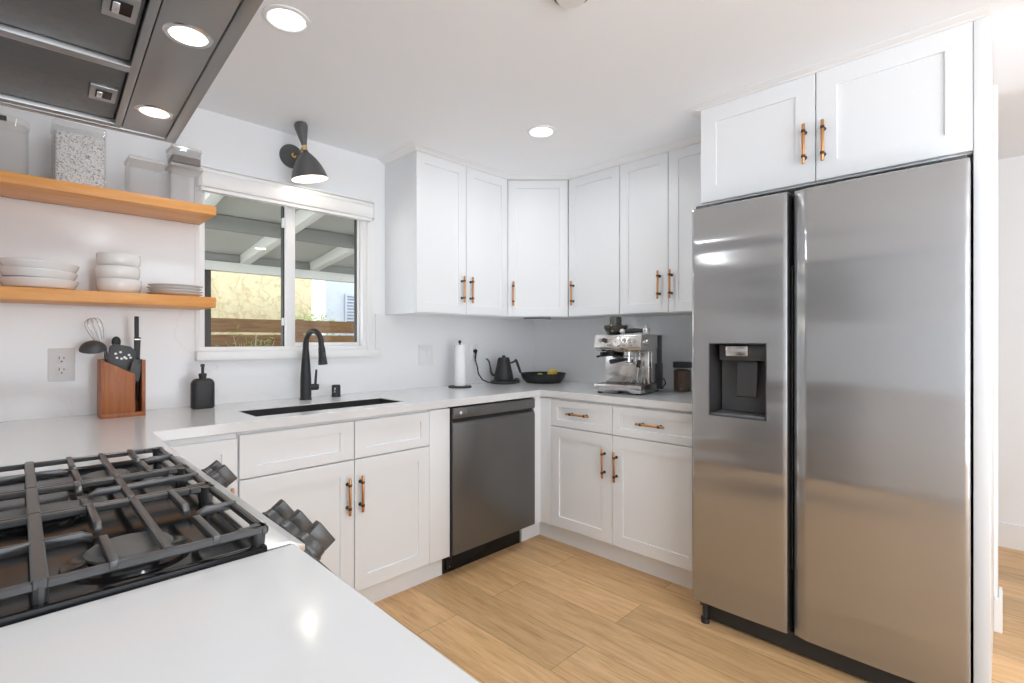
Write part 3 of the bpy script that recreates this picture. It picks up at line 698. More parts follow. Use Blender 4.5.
ys = [-2.048, -2.042, -2.03, -2.0, HY0, -1.93, -1.86, -1.80, HY1, -1.72, -1.70, -1.685, -1.676, -1.672]
f1 = [(bow(y, -2.056, -1.668) + (0.003 if y in (-2.048, -1.672) else (0.0006 if y in (-2.042, -1.676) else 0)), y) for y in ys]
ld = fdoor((f1, [(-0.742, -1.672), (-0.742, -2.048)]), 0.09, 1.782, (HY0, HY1, HZ0, HZ1))
ys = [-2.562, -2.558, -2.55, -2.52, -2.46, -2.40, -2.34, -2.28, -2.22, -2.16, -2.13, -2.118, -2.110, -2.106]
f2 = [(bow(y, -2.562, -2.10) + (0.003 if y == -2.562 else (0.0006 if y == -2.558 else (0.002 if y == -2.106 else (0.0006 if y == -2.110 else 0)))), y) for y in ys]
rd = fdoor((f2, [(-0.796, -2.068), (-0.742, -2.068), (-0.742, -2.562)]), 0.09, 1.782)
b = MB(); b.box(-0.812, -0.752, -2.0505, -2.048, 0.10, 1.775); b.build('edge_trim', 'gasket', ld, True)
b = MB(); b.box(-0.752, -0.742, -2.0675, -2.0505, 0.10, 1.775); b.build('gasket', 'gasket', fr, True)
b = MB(); b.box(-0.790, -0.752, -2.062, -2.052, 0.33, 1.50, 0.003); b.build('handle_grip', 'black_gloss', ld, True)
# dispenser
b = MB(); d = 0.135; xf = -0.822
def q(*p): b.poly(p)
q((xf, HY0, HZ0), (xf, HY0, HZ1), (xf + d, HY0, HZ1), (xf + d, HY0, HZ0)); q((xf, HY1, HZ0), (xf + d, HY1, HZ0), (xf + d, HY1, HZ1), (xf, HY1, HZ1))
q((xf, HY0, HZ1), (xf, HY1, HZ1), (xf + d, HY1, HZ1), (xf + d, HY0, HZ1)); q((xf, HY0, HZ0), (xf + d, HY0, HZ0), (xf + d, HY1, HZ0), (xf, HY1, HZ0))
b.box(xf - 0.004, xf + 0.006, HY0, HY0 + 0.004, HZ0, HZ1).box(xf - 0.004, xf + 0.006, HY1 - 0.004, HY1, HZ0, HZ1).box(xf - 0.004, xf + 0.006, HY0, HY1, HZ1 - 0.004, HZ1).box(xf - 0.004, xf + 0.006, HY0, HY1, HZ0, HZ0 + 0.004)
cav = b.build('dispenser_recess', 'dispenser_dark', ld, True, 0)
b = MB(); b.box(xf + 0.122, xf + 0.134, HY0 + 0.004, HY1 - 0.004, HZ0 + 0.012, HZ1 - 0.004, 0.002); b.build('dispenser_back', 'dispenser', ld, True)
b = MB(); b.box(xf + 0.03, xf + 0.1215, HY0 + 0.006, HY1 - 0.030, HZ1 - 0.072, HZ1 - 0.006, 0.004); b.build('dispenser_spout', 'dispenser_dark', ld, True)
b = MB(); b.box(xf + 0.010, xf + 0.0298, -1.902, -1.812, HZ1 - 0.055, HZ1 - 0.010, 0.006); b.build('dispenser_button', 'steel', ld, True)
b = MB(); b.prism([(xf + 0.050, HZ1 - 0.074), (xf + 0.036, HZ0 + 0.085), (xf + 0.044, HZ0 + 0.080), (xf + 0.100, HZ1 - 0.074)], -1.926, -1.846, 'y', 0.003); b.build('dispenser_paddle', 'dispenser_dark', ld, True)
b = MB(); b.box(xf + 0.004, xf + 0.1215, HY0 + 0.004, HY1 - 0.004, HZ0 + 0.001, HZ0 + 0.012, 0.002); b.build('drip_ledge', 'dispenser', ld, True)
b = MB(); b.box(-0.775, -0.735, -2.55, -1.70, 0.012, 0.087); b.build('grille', 'black', fr, True)  # toe grille, set forward in black as the shadow under the doors
for y in (-1.72, -2.51):
    b = MB(); b.cyl((-0.792, y, 0.0), (-0.792, y, 0.020), 0.018); b.cyl((-0.792, y, 0.020), (-0.792, y, 0.088), 0.012); b.build('foot', 'black', fr, True)
for y in (-1.71, -2.525):
    b = MB(); b.box(-0.80, -0.68, y - 0.03, y + 0.03, 1.7755, 1.796, 0.004); b.build('hinge_cover', 'charcoal_metal', fr, True)

# ------------------------------------------------------------------ gas range
rg = thing('gas_range', 'black and steel gas range with cast-iron grates between the worktops', 'range', (-2.92, -1.5, 0))
RY0, RY1 = -1.886, -1.116
b = MB(); b.box(-3.235, -2.655, RY0, RY1, 0.02, 0.885); b.build('body', 'panel_dark', rg, True)
b = MB()
b.box(-3.235, -2.645, RY0 - 0.002, RY1 + 0.002, 0.885, 0.912)
for x0, x1, y0, y1 in ((-3.235, -2.645, RY0 - 0.004, RY0 + 0.012), (-3.235, -2.645, RY1 - 0.012, RY1 + 0.004), (-3.235, -3.215, RY0, RY1)): b.box(x0, x1, y0, y1, 0.905, 0.921, 0.003)
b.build('cooktop', 'black_gloss', rg, True)
b = MB(); b.prism([(-2.648, 0.90), (-2.648, 0.9185), (-2.612, 0.9175), (-2.590, 0.906), (-2.590, 0.896), (-2.62, 0.892)], RY0, RY1, 'y', 0.002); b.build('front_trim', 'trim_steel', rg, True)
PN = Vector((0.075, 0, 0.042)).normalized()   # panel face normal, down slope along (0.042,-0.075)
b = MB(); b.prism([(-2.590, 0.900), (-2.524, 0.822), (-2.524, 0.80), (-2.655, 0.80), (-2.655, 0.893)], RY0, RY1, 'y', 0.003); b.build('control_panel', 'panel_dark', rg, True)
def knob(y):
    n = Vector((0.066, 0, 0.048)).normalized(); c = Vector((-2.560, y, 0.867)) 
    u = Vector((0, 1, 0)); v = n.cross(u)
    b = MB(); b.lathe([(0.028, 0), (0.028, 0.005), (0.0255, 0.008), (0.0245, 0.016), (0.022, 0.019)], c, n, 28)
    k = b.build('knob', 'knob', rg, True)
    b = MB(); b.box(-0.023, 0.023, -0.009, 0.009, 0.017, 0.042, 0.002)
    mt = Matrix((v.to_4d(), u.to_4d(), n.to_4d(), (0, 0, 0, 1))).transposed(); mt.translation = c
    mt[3][0] = mt[3][1] = mt[3][2] = 0
    b.xf(mt); b.build('knob_grip', 'knob', k, True)
for y in (-1.215, -1.278, -1.655, -1.735, -1.815): knob(y)
b = MB(); b.box(-2.655, -2.600, RY0 + 0.004, RY1 - 0.004, 0.24, 0.79, 0.004); od = b.build('oven_door', 'dark_steel', rg, True)
b = MB(); b.box(-2.600, -2.598, RY0 + 0.12, RY1 - 0.12, 0.36, 0.66); b.build('oven_window', 'black_gloss', od, True)
b = MB(); b.cyl((-2.555, RY0 + 0.05, 0.745), (-2.555, RY1 - 0.05, 0.745), 0.012)
for y in (RY0 + 0.09, RY1 - 0.09): b.cyl((-2.60, y, 0.745), (-2.555, y, 0.745), 0.008)
b.build('handle', 'steel', od, True)
b = MB(); b.box(-2.655, -2.603, RY0 + 0.004, RY1 - 0.004, 0.07, 0.232, 0.004); b.build('drawer', 'dark_steel', rg, True)
for x in (-3.18, -2.70):
    for y in (RY0 + 0.04, RY1 - 0.04):
        b = MB(); b.cyl((x, y, 0), (x, y, 0.03), 0.018); b.build('foot', 'black', rg, True)
# burners
GX0, GX1, GXM = -3.125, -2.640, -2.882
def burner(x, y, r, oval=1.0):
    b = MB(); b.lathe([(r + 0.028, 0), (r + 0.026, 0.004), (r + 0.006, 0.005), (r + 0.002, 0.007), (r - 0.004, 0.009)], (x, y, 0.912), seg=36)
    bb = b.build('burner', 'black_gloss', rg, True)
    b = MB(); b.lathe([(r - 0.004, 0), (r + 0.002, 0.002), (r + 0.003, 0.006), (r - 0.002, 0.010), (0.0, 0.0115)], (x, y, 0.9205), seg=36)
    if oval != 1.0:
        mt = Matrix.Translation((x, 0, 0)) @ Matrix.Diagonal((oval, 1, 1, 1)) @ Matrix.Translation((-x, 0, 0)); b.xf(mt)
    b.build('burner_cap', 'cap', bb, True)
for x, y, r in ((-2.788, -1.772, 0.047), (-2.765, -1.275, 0.038), (-3.01, -1.725, 0.036), (-3.01, -1.255, 0.044)): burner(x, y, r)
burner(-2.882, -1.49, 0.036, 2.2)
# grates
ZG0, ZG1 = 0.936, 0.946
def bar(b, x0, x1, y0, y1, z0=ZG0, z1=ZG1, w=0.0048):
    if abs(x1 - x0) > abs(y1 - y0): b.box(x0, x1, y0 - w, y1 + w, z0, z1, 0.0022, 1)
    else: b.box(x0 - w, x1 + w, y0, y1, z0, z1, 0.0022, 1)
def tapered(b, x, ya, yb, w=0.0048):
    """finger from rail at ya to tip yb along y, tip bent down"""
    s = 1 if yb > ya else -1
    b.prism([(ya, ZG0 + 0.001), (ya, ZG1 + 0.003), (yb - s * 0.012, ZG1 + 0.003), (yb, ZG1 - 0.004), (yb, ZG0 - 0.004), (yb - s * 0.01, ZG0)], x - w, x + w, 'x', 0.0015)
def taperedx(b, y, xa, xb, w=0.0048):
    s = 1 if xb > xa else -1
    b.prism([(xa, ZG0 + 0.001), (xa, ZG1 + 0.003), (xb - s * 0.012, ZG1 + 0.003), (xb, ZG1 - 0.004), (xb, ZG0 - 0.004), (xb - s * 0.01, ZG0)], y - w, y + w, 'y', 0.0015)
def grate(y0, y1, wide):
    b = MB(); w = 0.006
    bar(b, GX0, GX1, y0 + w, y0 + w, ZG0 - 0.001, ZG1); bar(b, GX0, GX1, y1 - w, y1 - w, ZG0 - 0.001, ZG1)
    bar(b, GX0 + w, GX0 + w, y0, y1, ZG0 - 0.002, ZG1); bar(b, GX1 - w, GX1 - w, y0, y1, ZG0 - 0.002, ZG1)
    b.box(GXM - 0.0075, GXM + 0.0075, y0, y1, ZG0, ZG1 + 0.003, 0.002, 1)
    ym = (y0 + y1) / 2
    for cx in ((GX1 + GXM) / 2, (GX0 + GXM) / 2):
        if wide:
            b.box(cx - 0.005, cx + 0.005, y0 + 0.002, y1 - 0.002, ZG0, ZG1 + 0.003, 0.002, 1)
            for s, ya in ((1, y0), (-1, y1)):
                tapered(b, cx - 0.056, ya, ya + s * 0.125); tapered(b, cx + 0.054, ya, ya + s * 0.125)
            taperedx(b, ym, cx + 0.118, cx + 0.062); taperedx(b, ym, cx - 0.118, cx - 0.064)
        else:
            b.box(cx - 0.005, cx + 0.005, y0, y1, ZG0, ZG1 + 0.003, 0.002, 1)
            sx = 1 if cx > GXM else -1
            taperedx(b, ym, cx + sx * 0.118, cx - sx * 0.05)
            tapered(b, cx - sx * 0.06, y0, y0 + 0.055); tapered(b, cx - sx * 0.06, y1, y1 - 0.055)
    # corner buttresses and feet
    for x in (GX0, GX1):
        for y in (y0, y1):
            sx = 1 if x == GX0 else -1; sy = 1 if y == y0 else -1
            b.cyl((x + sx * 0.012, y + sy * 0.012, ZG1), (x + sx * 0.012, y + sy * 0.012, 0.9125), 0.0115, 0.0085, 12)
            bar(b, x + sx * 0.008, x + sx * 0.040, y + sy * 0.010, y + sy * 0.010, ZG0, ZG1 + 0.001)
    for x in (GXM,):
        for y, sy in ((y0, 1), (y1, -1)): b.cyl((x, y + sy * 0.008, ZG0 + 0.004), (x, y + sy * 0.008, 0.9125), 0.009, 0.006, 10)
    return b.build('grate', 'iron', rg, True)
grate(-1.880, -1.583, True); grate(-1.581, -1.395, False); grate(-1.393, -1.122, True)

rg.rotation_euler = (0, 0, R(-0.8))
# ------------------------------------------------------------------ range hood
hd = thing('range_hood', 'stainless range hood seen from below, with two lit lamps', 'hood', (-2.93, -1.5, 1.715))
hx0, hx1, hy0, hy1, hz = -3.215, -2.628, -1.880, -1.116, 1.715
b = MB()
b.box(hx1 - 0.022, hx1, hy0, hy1, hz, hz + 0.055, 0.0015)
b.box(hx0, hx1 - 0.022, hy1 - 0.022, hy1, hz, hz + 0.055, 0.0015).box(hx0, hx1 - 0.022, hy0, hy0 + 0.022, hz, hz + 0.055, 0.0015).box(hx0, hx0 + 0.03, hy0 + 0.022, hy1 - 0.022, hz, hz + 0.055)
b.prism([(hx0, hz + 0.056), (hx1, hz + 0.056), (-2.93, hz + 0.26), (hx0, hz + 0.26)], hy0, hy1, 'y')
b.build('canopy', 'hood_steel', hd, True)
b = MB(); b.box(hx0, -2.94, -1.65, -1.35, hz + 0.261, CEIL, 0.001); b.build('chimney', 'hood_steel', hd, True)
b = MB(); b.box(-2.737, hx1 - 0.023, hy0 + 0.023, hy1 - 0.023, hz + 0.003, hz + 0.03, 0.001); b.build('lamp_panel', 'hood_steel', hd, True)
b = MB(); b.box(-2.752, -2.739, hy0 + 0.023, hy1 - 0.023, hz + 0.001, hz + 0.03, 0.001)
b.box(hx0 + 0.03, -2.752, hy1 - 0.044, hy1 - 0.023, hz + 0.001, hz + 0.03, 0.001).box(hx0 + 0.03, -2.752, hy0 + 0.023, hy0 + 0.044, hz + 0.001, hz + 0.03, 0.001)
b.box(hx0 + 0.03, -2.752, -1.487, -1.462, hz + 0.001, hz + 0.03, 0.001); b.build('filter_frame', 'hood_steel', hd, True)
for ya, yb, ly in ((-1.458, -1.164, -1.315), (-1.833, -1.491, -1.68)):
    b = MB(); b.box(-3.18, -2.754, ya, yb, hz + 0.010, hz + 0.024, 0.002); f = b.build('grease_filter', 'filter', hd, True)
    b = MB(); b.box(-2.803, -2.760, ly - 0.038, ly + 0.038, hz + 0.004, hz + 0.0105, 0.001); lt = b.build('latch', 'hood_steel', f, True)
    b = MB(); b.box(-2.794, -2.768, ly - 0.018, ly + 0.018, hz + 0.0025, hz + 0.0042); b.build('latch_slot', 'black_gloss', f, True)
    b = MB(); b.box(-2.792, -2.783, ly - 0.016, ly + 0.016, hz + 0.0005, hz + 0.0027, 0.0008); b.build('latch_button', 'steel', f, True)
for ly in (-1.668, -1.291):
    b = MB(); b.lathe([(0.036, 0.004), (0.036, 0.0005), (0.034, -0.001), (0.029, -0.001), (0.027, 0.001)], (-2.692, ly, hz + 0.0025), seg=36); lp = b.build('lamp_ring', 'steel', hd, True)
    b = MB(); b.lathe([(0.027, 0), (0.027, 0.001)], (-2.692, ly, hz + 0.0015), seg=32); b.build('lamp_lens', 'hood_lens', lp, True)
    disk_lamp('hood_lamp', (-2.692 + 0.05 * (ly + 1.5), ly, hz - 0.004), 0.05, 0.4, 150, (1, 0.96, 0.9))

hd.rotation_euler = (0, 0, R(-2.9))
# ------------------------------------------------------------------ ceiling fixtures
for i, (cx, cy) in enumerate(CANS):
    if i == 0:
        c0 = thing('recessed_ceiling_light', 'round recessed ceiling light near the corner cabinets', 'ceiling light', (cx, cy, CEIL), 0, 'recessed ceiling lights')
        b = MB(); b.lathe([(0.075, 0.0), (0.074, -0.004), (0.062, -0.007), (0.057, -0.004), (0.057, 0.0)], seg=40); b.build('trim_ring', 'trim', c0, fix=True)
        b = MB(); b.lathe([(0.057, -0.001), (0.057, -0.003), (0.03, -0.004), (0.0, -0.004)], seg=36); b.build('lens', 'lens', c0, fix=True)
    else:
        c = copy_tree(c0); c.location = (cx, cy, CEIL)
        c['label'] = ['', 'round recessed ceiling light beside the range hood, over the sink side', 'added unseen ceiling light behind the camera, on the fridge side', 'added unseen ceiling light behind the camera, on the range side'][i]
sd = thing('smoke_detector', 'white ceiling sensor at the very top edge of the photo', 'detector', (-1.70, -1.70, CEIL))
b = MB(); b.lathe([(0.055, 0), (0.055, -0.012), (0.045, -0.026), (0.0, -0.028)], seg=32); b.build('housing', 'plastic_white', sd, fix=True)
b = MB(); b.lathe([(0.046, -0.012), (0.056, -0.013), (0.056, -0.016), (0.046, -0.017)], seg=32); b.build('vent_ring', 'slot', sd, fix=True)

# ------------------------------------------------------------------ wall sconce
sc = thing('wall_sconce', 'charcoal cone wall sconce with brass joint above the window', 'wall lamp', (-1.868, 0, 2.167))
b = MB(); b.lathe([(0.060, 0), (0.060, 0.012), (0.055, 0.018), (0.0, 0.019)], (0, 0, 0), (0, -1, 0), 36); b.build('backplate', 'charcoal_metal', sc)
J = Vector((-0.004, -0.175, -0.003))
b = MB(); b.tube([(0, -0.018, 0), (0.004, -0.10, 0.0), tuple(J)], 0.006, 12); b.cyl((0.002, -0.018, 0), (0.002, -0.028, 0), 0.012); b.ellipsoid(J + Vector((0, 0.02, 0)), 0.010, 0.010, 0.010); b.build('arm', 'brass', sc)
AX = Vector((0.17, -0.02, -1)).normalized()
b = MB(); b.lathe([(0.0115, -0.012), (0.0115, 0.012)], J, AX, 20); b.build('joint', 'brass', sc)
b = MB(); b.lathe([(0.012, -0.012), (0.016, -0.030), (0.031, -0.095), (0.0315, -0.106), (0.028, -0.116), (0.018, -0.123), (0.0, -0.1245)], J, AX, 28); b.build('upper_cone', 'charcoal_metal', sc, fix=True)
b = MB(); b.lathe([(0.012, 0.012), (0.016, 0.022), (0.030, 0.036), (0.048, 0.058), (0.065, 0.088), (0.078, 0.120), (0.088, 0.152), (0.086, 0.152), (0.076, 0.120), (0.063, 0.090), (0.046, 0.061), (0.010, 0.030)], J, AX, 36, (False, False)); b.build('shade', 'charcoal_metal', sc)
b = MB(); b.lathe([(0.0855, 0.151), (0.0753, 0.120), (0.0623, 0.0905), (0.0453, 0.062), (0.002, 0.034)], J, AX, 36, (False, True)); b.build('shade_lining', 'shade_in', sc)
b = MB(); b.ellipsoid(J + AX * 0.092, 0.024, 0.024, 0.03); b.build('bulb', 'bulb', sc)
pl = bpy.data.lights.new('sconce_lamp', 'POINT'); pl.energy = 0.55; pl.shadow_soft_size = 0.025; pl.color = (1, 0.93, 0.82)
po = bpy.data.objects.new('sconce_lamp', pl); COL.objects.link(po); po.location = Vector((-1.868, 0, 2.167)) + J + AX * 0.135

# ------------------------------------------------------------------ shelves
SHELF_X0, SHELF_X1, SHELF_Y = -3.24, -2.284, -0.262
Z1, Z2 = 1.395, 1.780
for z, tk, lab in ((Z2, 0.038, 'honey wood floating shelf carrying the clear jars'), (Z1, 0.043, 'honey wood floating shelf carrying the white dishes')):
    tag(MB().box(SHELF_X0, SHELF_X1, SHELF_Y, -0.0125, z - tk, z, 0.002).build('floating_shelf', 'shelf_wood'), lab, 'shelf', 'floating shelves')

def jar(name, label, x, y, hw_, hd_, h, z0, lid_h, rad=0.015, lid='acrylic', latch=False):
    t = thing(name, label, 'jar', (x, y, z0), 0, 'clear storage containers')
    b = MB(); b.rbox(-hw_, hw_, -hd_, hd_, [(0, 0.003), (0.003, 0), (h, 0), (h, 0.003), (0.006, 0.003)], rad); b.build('container', 'acrylic', t, fix=False)
    b = MB(); b.rbox(-hw_ - 0.003, hw_ + 0.003, -hd_ - 0.003, hd_ + 0.003, [(h + 0.0005, 0.004), (h + 0.002, 0), (h + lid_h - 0.003, 0), (h + lid_h, 0.003)], rad + 0.003); l = b.build('lid', lid, t)
    if latch:
        b = MB(); b.box(-0.016, 0.016, -hd_ - 0.006, -hd_ - 0.0031, h - 0.004, h + 0.014, 0.001); b.build('clasp', 'slot', l)
    return t
SY = -0.125
jar('storage_jar', 'tall clear round-cornered jar at the left end of the upper shelf', -2.925, SY, 0.072, 0.07, 0.190, Z2, 0.022, 0.05, latch=True)
jar('storage_jar', 'tall square jar full of speckled grain on the upper shelf', -2.715, SY, 0.074, 0.07, 0.215, Z2, 0.022, 0.008)
o = MB().rbox(-2.785, -2.645, SY - 0.066, SY + 0.066, [(Z2 + 0.0065, 0.004), (Z2 + 0.010, 0), (Z2 + 0.198, 0), (Z2 + 0.202, 0.01)], 0.008).build('speckled_grain', 'speckle')
tag(o, 'grey and white speckled grain filling the square jar', 'grain', kind='stuff')
jar('storage_jar', 'small empty square jar on the upper shelf, left of the stacked pair', -2.508, SY, 0.060, 0.06, 0.150, Z2, 0.016, 0.006, 'acrylic_lid')
jar('storage_jar', 'clear square container at the right end of the upper shelf, under another', -2.372, SY, 0.058, 0.058, 0.158, Z2, 0.016, 0.006, 'acrylic_lid')
jar('storage_jar', 'small lidded container of brown pieces stacked on top of another', -2.372, SY, 0.054, 0.054, 0.062, Z2 + 0.1745, 0.014, 0.006, 'acrylic_lid')
o = MB().rbox(-2.372 - 0.050, -2.372 + 0.050, SY - 0.050, SY + 0.050, [(Z2 + 0.182, 0.003), (Z2 + 0.184, 0), (Z2 + 0.208, 0), (Z2 + 0.212, 0.006)], 0.006).build('brown_pieces', 'coffee')
tag(o, 'brown pieces in the small top container', 'food', kind='stuff')
# dishes
def dish(name, label, cat, group, prof, loc, seg=40):
    t = tag(MB().lathe(prof, seg=seg, caps=(True, True)).build(name, 'ceramic', fix=False), label, cat, group); t.location = loc; return t
def plate_prof(r, h, lip): return [(r * 0.62, 0), (r * 0.66, 0.001), (r * 0.8, h * 0.35), (r, h - 0.002), (r + 0.0005, h), (r - 0.004, h), (r * 0.78, h * 0.35 + lip), (r * 0.6, lip), (0.0, lip)]
def bowl_prof(r, h): return [(r * 0.72, 0), (r * 0.86, 0.006), (r * 0.97, h * 0.35), (r, h * 0.62), (r * 0.99, h - 0.002), (r * 0.975, h), (r * 0.95, h - 0.003), (r * 0.955, h * 0.6), (r * 0.9, h * 0.35), (r * 0.7, 0.010), (0.0, 0.009)]
XP = -2.82
for i, (r, dx) in enumerate(((0.107, -0.003), (0.106, -0.006), (0.108, -0.004))):
    dish('shallow_bowl', ['widest white shallow bowl at the bottom of the left stack', 'white shallow bowl in the middle of the left stack', 'white shallow bowl on top of the left stack'][i], 'bowl', 'shallow bowls on the lower shelf',
         [(r * 0.75, 0), (r * 0.9, 0.008), (r, 0.030), (r + 0.001, 0.038), (r - 0.004, 0.039), (r * 0.88, 0.014), (r * 0.7, 0.006), (0, 0.005)], (XP + dx, SY, Z1 + 0.001 + i * 0.029 + (0.004 if i else 0))).rotation_euler = (0, R(2.5) if i else 0, 0)
for i in range(3):
    dish('cereal_bowl', ['bottom white bowl of the stack of three deep bowls', 'middle white bowl of the stack of three deep bowls', 'top white bowl of the stack of three deep bowls'][i], 'bowl', 'deep bowls on the lower shelf', bowl_prof(0.073 - 0.001 * i, 0.058), (-2.595 + (0.002, -0.002, 0.001)[i], SY, Z1 + 0.001 + i * 0.0495))
for i in range(4):
    dish('dessert_plate', ['lowest white plate', 'second white plate up', 'third white plate up', 'topmost white plate'][i] + ' in the plate stack at the right end of the shelf', 'plate', 'plates on the lower shelf',
         plate_prof(0.098, 0.016, 0.0045), (-2.402 + (0, 0.002, -0.002, 0.001)[i], SY, Z1 + 0.001 + i * 0.0115))

# ------------------------------------------------------------------ outlets
def plate(name, label, x0, x1, z0, z1, kind):
    t = thing(name, label, 'outlet' if kind == 'outlet' else 'switch', ((x0 + x1) / 2, -0.012, z0))
    w2 = (x1 - x0) / 2; h = z1 - z0
    b = MB(); b.box(-w2, w2, -0.006, 0, 0, h, 0.002); pl_ = b.build('cover_plate', 'plastic_white', t)
    if kind == 'outlet':
        for zc in (h / 2 - 0.022, h / 2 + 0.022):
            b = MB(); b.box(-0.017, 0.017, -0.0085, -0.0055, zc - 0.018, zc + 0.018, 0.002); r = b.build('receptacle', 'plastic_white', t)
            b = MB(); b.box(-0.0085, -0.0062, -0.0088, -0.0084, zc + 0.001, zc + 0.011); b.box(0.0055, 0.0078, -0.0088, -0.0084, zc + 0.001, zc + 0.009); b.lathe([(0.0028, 0), (0.0028, 0.0004)], (0, -0.0084, zc - 0.008), (0, -1, 0), 12); b.build('slots', 'slot', r)
    else:
        for s in (-1, 1):
            b = MB(); b.prism([(-0.0055, h / 2 - 0.033), (-0.0075, h / 2 - 0.033), (-0.0105, h / 2 + 0.033), (-0.0055, h / 2 + 0.033)], s * w2 / 2 - 0.016, s * w2 / 2 + 0.016, 'x', 0.0008); b.build('rocker', 'plastic_white', t)
    return t
plate('wall_outlet', 'white wall outlet left of the wooden utensil block', -2.797, -2.718, 1.053, 1.181, 'outlet')
plate('light_switch', 'white double rocker switch on the backsplash left of the paper towels', -1.085, -0.975, 1.057, 1.183, 'switch')
plate('wall_outlet', 'white wall outlet with a black plug above the kettle cord', -0.665, -0.590, 1.062, 1.186, 'outlet')

# ------------------------------------------------------------------ utensil block and utensils
ub = thing('utensil_holder', 'reddish wooden utensil holder with a slanted front on the counter', 'utensil holder', (-2.588, -0.145, 0.914))
b = MB(); ux = 0.070; uy0, uy1 = -0.052, 0.052
b.box(-ux, ux, uy0, uy1, 0, 0.016, 0.001)
b.box(-ux, -ux + 0.010, uy0, uy1, 0.016, 0.225, 0.001).box(ux - 0.012, ux, uy0, uy1, 0.016, 0.222, 0.001).box(-ux + 0.010, ux - 0.012, uy1 - 0.010, uy1, 0.016, 0.225)
b.prism([(-ux + 0.010, 0.016), (0.036, 0.016), (0.036, 0.166), (-ux + 0.010, 0.221)], uy0, uy0 + 0.010, 'y', 0.001)
b.build('case', 'block_wood', ub)
def local(p): return Vector((-2.588, -0.145, 0.914)) + Vector(p)
# ladle
ld_ = thing('ladle', 'charcoal ladle leaning left in the wooden holder', 'ladle', local((-0.043, 0.0, 0.035)), 0, 'cooking utensils')
b = MB(); b.tube([(0, 0, 0.0), (0.004, -0.01, 0.16), (-0.004, -0.012, 0.215), (-0.012, -0.012, 0.235)], [0.005, 0.0045, 0.004, 0.004], 10); b.build('handle', 'charcoal', ld_)
b = MB(); prof = [(0.042 * math.sin(PI / 2 * k / 8), -0.042 * math.cos(PI / 2 * k / 8) * 0.85) for k in range(9)] + [(0.0395 * math.sin(PI / 2 * k / 8), -0.0395 * math.cos(PI / 2 * k / 8) * 0.85) for k in range(8, -1, -1)]
b.lathe(prof, (-0.045, -0.014, 0.228), (0.10, 0.35, -1), 28, (True, True)); b.build('bowl', 'charcoal', ld_)
# whisk
wk = thing('whisk', 'steel wire whisk leaning left behind the ladle', 'whisk', local((-0.040, 0.03, 0.055)), 0, 'cooking utensils')
tip = Vector((-0.05, 0.0, 0.33)); base = Vector((-0.012, 0, 0.20)); ax = (tip - base).normalized(); sx_ = ax.orthogonal().normalized(); sy_ = ax.cross(sx_)
b = MB(); b.tube([(0.0, 0, 0), tuple(base)], 0.006, 10); b.build('handle', 'steel', wk)
b = MB(); L_ = (tip - base).length
for k in range(5):
    u = sx_ * math.cos(PI * k / 5) + sy_ * math.sin(PI * k / 5); pts = []
    for i in range(21):
        t = -1 + 2 * i / 20; r_ = 0.026 * math.sin(PI * (1 - abs(t)) ** 0.75) if abs(t) < 1 else 0
        h_ = L_ * (1 - t * t) ** 0.9 if abs(t) < 1 else 0
        pts.append(base + ax * h_ + u * (math.copysign(1, t) * 0.026 * math.sin(PI * abs(t) ** 0.9) + 0.003 * t))
    b.tube(pts, 0.0009, 5)
b.build('wires', 'steel', wk)
# slotted turner
tn = thing('slotted_turner', 'charcoal slotted turner standing in the wooden holder', 'turner', local((-0.012, -0.005, 0.017)), 0, 'cooking utensils')
b = MB(); b.tube([(0, 0.02, 0), (0, 0.0, 0.15)], 0.0055, 10); b.build('handle', 'charcoal', tn)
b = MB(); out = [(-0.028, 0.166), (-0.012, 0.148), (0.014, 0.148), (0.028, 0.168), (0.040, 0.205), (0.038, 0.236), (0.022, 0.252), (-0.026, 0.258), (-0.038, 0.246), (-0.038, 0.200)]
slots = [(-0.018, 0.206, 0.236), (-0.005, 0.204, 0.230), (0.008, 0.206, 0.232), (0.020, 0.21, 0.236)]
b.prism(out, -0.022, -0.018, 'y', 0.001); hd2 = b.build('head', 'charcoal', tn); hd2.rotation_euler = (R(-4), R(6), 0); hd2.scale = (1.12, 1, 1.05); hd2.location = (-0.012, 0, -0.004)
b = MB()
for k, (sx2, za, zb2) in enumerate(slots): b.cyl((sx2, -0.0225, (za + zb2) / 2 + 0.012 * math.sin(k * 2.0)), (sx2, -0.0221, (za + zb2) / 2 + 0.012 * math.sin(k * 2.0)), 0.0042, seg=12); b.cyl((sx2 + 0.005, -0.0225, za), (sx2 + 0.005, -0.0221, za), 0.004, seg=12)
b.build('slots', 'plastic_white', hd2)
# spatula
st = thing('spatula', 'charcoal spatula tilted right in front of the turner', 'spatula', local((0.036, -0.012, 0.017)), 0, 'cooking utensils')
b = MB(); b.tube([(-0.02, 0.015, 0), (0.004, -0.012, 0.13)], 0.0055, 10); b.build('handle', 'charcoal', st)
b = MB(); b.rbox(-0.021, 0.021, -0.026, -0.018, [(0.118, 0.006), (0.125, 0.0005), (0.17, 0), (0.200, 0.0005), (0.210, 0.006)], 0.004); o = b.build('blade', 'charcoal', st); o.rotation_euler = (0, R(14), 0); o.location = (-0.035, 0, 0.004)
